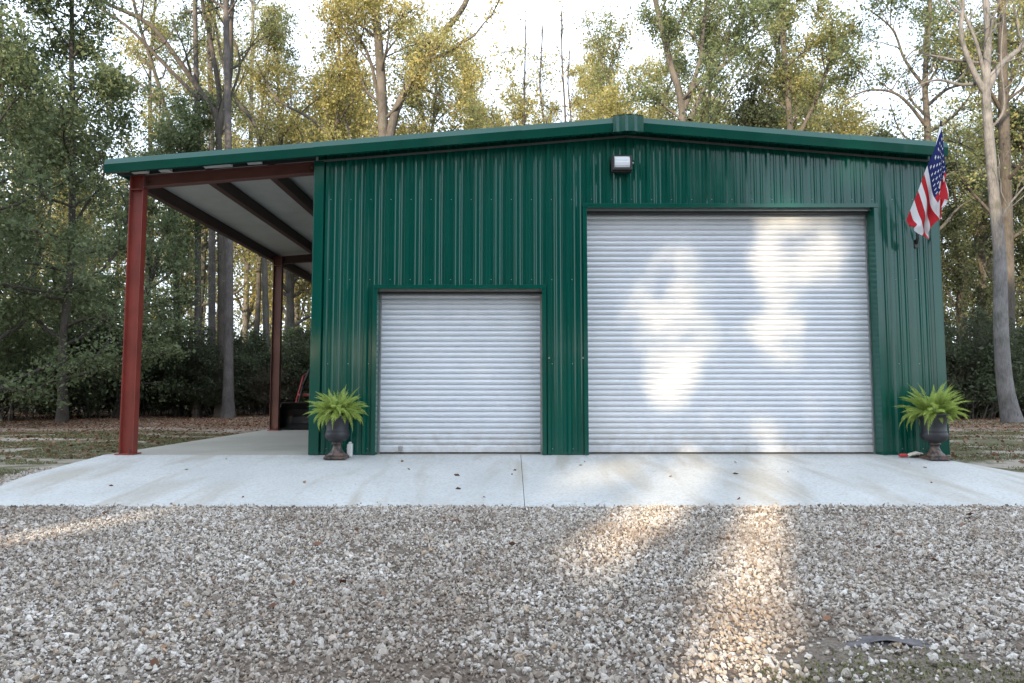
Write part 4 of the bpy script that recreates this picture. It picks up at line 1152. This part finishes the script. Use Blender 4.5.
for px in range(-120, 345, 30): pos.append((px + rs.uniform(-10, 10), 22.5 + rs.uniform(-1.5, 1.5)))
for px in range(-60, 345, 38): pos.append((px + rs.uniform(-10, 10), 28 + rs.uniform(-1.5, 1.5)))
for px in range(925, 1200, 21): pos.append((px + rs.uniform(-8, 8), 16.6 + rs.uniform(-.8, 1.2)))
for px in range(925, 1180, 30): pos.append((px + rs.uniform(-10, 10), 21 + rs.uniform(-1.2, 1.2)))
for px in range(935, 1130, 38): pos.append((px + rs.uniform(-10, 10), 27 + rs.uniform(-1.2, 1.2)))
for x in np.arange(-8, 14, 2.2): pos.append((512 + (x) / (30.0) * FPX, 19.8 + rs.uniform(-1, 1)))
for n_, (px, Yt) in enumerate(pos):
    b = at(px, 400, Yt); j = rs.choice([0, 1, 2, 3, 0, 2, 3]); loc = (b.x, b.y, ground_z(b.x, b.y) - .04); rz = rs.uniform(0, 6.28)
    sc = rs.uniform(.8, 1.35) * (.75 if j == 2 and Yt < 19.5 else 1)
    if j not in su:
        su.add(j); q = sh[j]; q.location = loc; q.rotation_euler = (0, 0, rz); q.scale = (sc,) * 3; tag(q, sl[j][0], 'shrub', sl[j][1])
    else: copy_tree(sh[j], loc, rz, sc, sl[j][0], sl[j][1])

for k, x_ in enumerate(np.arange(-36, 34, 2.9)):  # unseen shrub row added to block low sun and dim wall reflections
    j = (k * 2) % 4
    copy_tree(sh[j], (x_ - 6 + rs.uniform(-.8, .8), -43 + rs.uniform(-1.5, 1.5), -.3), rs.uniform(0, 6.28), rs.uniform(1.35, 1.8), 'leafy shrub added behind the viewer to block low sun', 'shrubs added behind the viewer to block low sun')

# ---- far wood, reads as one mass
def far_wood():
    rng = np.random.default_rng(77); C = []; tubes = []
    DENS_ = 1
    for k in range(230):
        ang = rng.uniform(-62, 62); d = rng.uniform(62, 82); x = math.sin(R(ang)) * d; y = math.cos(R(ang)) * d - 10
        h = rng.uniform(12, 21); z0 = -.6
        tubes.append((np.array([(x, y, z0), (x + rng.normal() * .3, y, h * .5), (x + rng.normal() * .5, y, h)]), np.array([.22, .15, .05]), 5))
        m = 24; cc = np.stack([x + rng.normal(0, 1.9, m), y + rng.normal(0, 1.6, m), rng.uniform(1.0, h, m)], 1)
        C.append(np.repeat(cc, 34, 0) + rng.normal(size=(m * 34, 3)) * .85)
    o = link_mesh('far_wood', leaves_mesh('far_wood', np.concatenate(C), .26, rng), M['l_olive'])
    me = wood_mesh('far_wood_trunks', tubes)
    # join trunks into the same object
    import bmesh
    bm_ = bmesh.new(); bm_.from_mesh(o.data); n0 = len(bm_.faces); bm_.from_mesh(me); bm_.faces.ensure_lookup_table()
    for f in bm_.faces[n0:]: f.material_index = 1
    bm_.to_mesh(o.data); bm_.free(); o.data.materials.append(M['bark_dark'])
    tag(o, 'distant hazy mass of trees closing the view beyond the near wood', 'woods', kind='stuff')
far_wood()

# ---- trees behind the photographer that shade the yard; gaps cut in their crowns shape the sun patches
TA, TE = math.tan(R(SUN_AZ)), math.tan(R(SUN_EL)) / math.cos(R(SUN_AZ))
gaps0 = None
gaps = [(2.42, 2.2, .66, 1.02), (2.3, 1.3, .40, .55), (4.25, 3.25, .75, .62), (3.95, 2.2, .36, .6), (3.95, 1.5, .2, .5),
        (3.85, -.7, .24, 1.1), (3.84, -2.2, .235, 2.4), (2.78, -.75, .40, .85), (2.70, -1.35, .36, .45), (1.7, -.40, .55, .38),
        (-2.0, -1.45, .24, .36), (-8.3, 3.0, .06, 1.5), (-6.9, .75, .7, .08), (-5.78, 2.1, .04, .6), (5.3, 4.2, .4, .16),
        ]
faint = [(-.75, 1.1, .15, .3), (-2.35, 2.9, .15, .4), (.38, .7, .15, .4), (4.2, .9, 1.3, 1.3), (2.2, .6, .9, .9), (-.8, 1.6, .8, .9), (5.2, -1.6, .7, .3), (1.2, -1.1, 1.2, .5), (3.5, 4.3, 2.0, .5)]
CY = -31.0
def caster(seed, X0, yb, h, label, rcx=3.3, nleaf=8200, zlo=4.2, trunk_r=.2):
    rng = np.random.default_rng(seed)
    bx = X0 + yb * TA                               # so that its shadow falls around X0 on the garage
    path = [Vector((0, 0, -.1)), Vector((rng.normal() * .15, 0, h * .35)), Vector((rng.normal() * .3, 0, h * .7)), Vector((0, 0, h))]
    tr, lb, C = grow(rng, resample(path, 26), trunk_r, .05, nl=24, t0=.28, L=rcx, el=(0, 40), nsub=6, nleaf=9, sig=.5, taper=.5)
    n = int(nleaf * 1.45)
    z = zlo + (h - zlo) * rng.uniform(0, 1, n); rr = rcx * np.sqrt(rng.uniform(0, 1, n)) * (1.15 - .35 * ((z - zlo) / (h - zlo)) ** 3)
    a = rng.uniform(0, 2 * PI, n)
    C = np.concatenate([C, np.stack([rr * np.cos(a), rr * np.sin(a) * .8, z], 1)])
    wy = C[:, 1] + yb; wx = C[:, 0] + bx
    XX = wx - wy * TA; ZZ = C[:, 2] - .2 + wy * TE
    wv = np.clip((ZZ + .3) * 2, 0.12, 1); XX = XX + wv * .07 * np.sin(ZZ * 3.1 + 1.0) + wv * .04 * np.sin(ZZ * 7.7 + XX * 3.0); ZZ = ZZ + wv * .09 * np.sin(XX * 4.3 + .6) + .08 * np.sin(XX * 9.1)
    drop = np.zeros(len(C), bool)
    for cx, cz, rx, rz in gaps:
        drop |= ((XX - cx) / (rx + .06)) ** 2 + ((ZZ - cz) / (rz + .06)) ** 2 < 1
    drop &= rng.uniform(size=len(C)) > np.where(ZZ > -.1, .09, .004)
    for cx, cz, rx, rz in faint:
        drop |= (((XX - cx) / rx) ** 2 + ((ZZ - cz) / rz) ** 2 < 1) & (rng.uniform(size=len(C)) < .58)
    C = C[~drop]
    # keep limbs out of the gaps too
    lb2 = []
    for p, r, s in lb:
        q = p + np.array([bx, yb, 0]); X_ = q[:, 0] - q[:, 1] * TA; Z_ = q[:, 2] - .2 + q[:, 1] * TE
        bad = any((((X_ - cx) / (rx + .05)) ** 2 + ((Z_ - cz) / (rz + .05)) ** 2 < 1).any() for cx, cz, rx, rz in gaps)
        if not bad: lb2.append((p, r, s))
    o = make_tree('shade_tree', tr, lb2, C, .28, M['l_green'], M['bark_dark'], rng, (bx, yb, -.2))
    tag(o, label, 'tree', 'trees on the far side of the yard behind the viewer')
lab = 'leafy tree across the yard behind the viewer shading the garage'
sd = 200
for X0 in (-24, -18.5, -13.5, -9.6, -4.6, -0.4, 8.4, 13.0, 18.0, 23.5):
    caster(sd, X0, -27 - (sd % 3) * 2.0, 18.3 if X0 < -11 else (14.2 if X0 < 8 else 16), lab, 3.3); sd += 1
for X0 in (-21, -15.5, -10.7, -6.6, -2.6, 1.05, 6.2, 10.6, 15.5, 21):
    caster(sd, X0, -35 - (sd % 3) * 1.5, 20.3 if X0 < -11 else (16.2 if X0 < 8 else 18), lab, 3.6, 9000, 5.0); sd += 1
caster(sd, 3.33, -24.0, 14.5, lab, 3.4, 8200, 3.6, .19)

# ------------------------------------------------------------------ camera, light, world
cam = bpy.data.cameras.new('camera'); co = bpy.data.objects.new('camera', cam); COL.objects.link(co)
cam.lens = 24; cam.sensor_width = 36; cam.clip_end = 2000; cam.clip_start = .05
co.location = (0, CAMY, CAMZ); co.rotation_euler = (R(90) + PITCH, 0, 0)
scene.camera = co
sun = bpy.data.lights.new('sun', 'SUN'); so = bpy.data.objects.new('sun', sun); COL.objects.link(so)
sun.energy = 2.7; sun.angle = R(.75); sun.color = (1.0, .80, .55)
az, el = R(SUN_AZ), R(SUN_EL)
d = Vector((math.sin(az) * math.cos(el), math.cos(az) * math.cos(el), -math.sin(el)))
so.rotation_euler = d.to_track_quat('-Z', 'Y').to_euler()
wd = bpy.data.worlds.new('World'); scene.world = wd; wd.use_nodes = True
nt = wd.node_tree; nt.nodes.clear()
sky = nt.nodes.new('ShaderNodeTexSky'); sky.sky_type = 'NISHITA'; sky.sun_disc = False
sky.sun_elevation = el; sky.sun_rotation = R(180 + SUN_AZ); sky.air_density = 1.0; sky.dust_density = 1.0; sky.ozone_density = 1.0
bg = nt.nodes.new('ShaderNodeBackground'); bg.inputs[1].default_value = .15
ou = nt.nodes.new('ShaderNodeOutputWorld')
# thin bright high cloud over the blue
tc = nt.nodes.new('ShaderNodeTexCoord'); mp = nt.nodes.new('ShaderNodeMapping'); mp.inputs['Scale'].default_value = (1, 1, 2.5)
nz = nt.nodes.new('ShaderNodeTexNoise'); nz.inputs['Scale'].default_value = 2.2; nz.inputs['Detail'].default_value = 6; nz.inputs['Roughness'].default_value = .6
cr = nt.nodes.new('ShaderNodeValToRGB'); cr.color_ramp.elements[0].position = .3; cr.color_ramp.elements[0].color = (.5, .5, .5, 1); cr.color_ramp.elements[1].position = .65; cr.color_ramp.elements[1].color = (.95, .95, .95, 1)
mxw = nt.nodes.new('ShaderNodeMix'); mxw.data_type = 'RGBA'; mxw.inputs[7].default_value = (5.0, 5.6, 6.5, 1)
nt.links.new(tc.outputs['Generated'], mp.inputs[0]); nt.links.new(mp.outputs[0], nz.inputs['Vector']); nt.links.new(nz.outputs['Fac'], cr.inputs[0])
nt.links.new(cr.outputs[0], mxw.inputs[0]); nt.links.new(sky.outputs[0], mxw.inputs[6]); nt.links.new(mxw.outputs[2], bg.inputs[0])
nt.links.new(bg.outputs[0], bg.inputs[0]) if False else None; nt.links.new(bg.outputs[0], ou.inputs[0])
scene.view_settings.view_transform = 'Standard'; scene.view_settings.look = 'None'
scene.view_settings.exposure = 1.55; scene.view_settings.gamma = 1
scene.view_settings.use_curve_mapping = False
scene.cycles.max_bounces = 5; scene.cycles.diffuse_bounces = 3; scene.cycles.glossy_bounces = 3; scene.cycles.transparent_max_bounces = 8
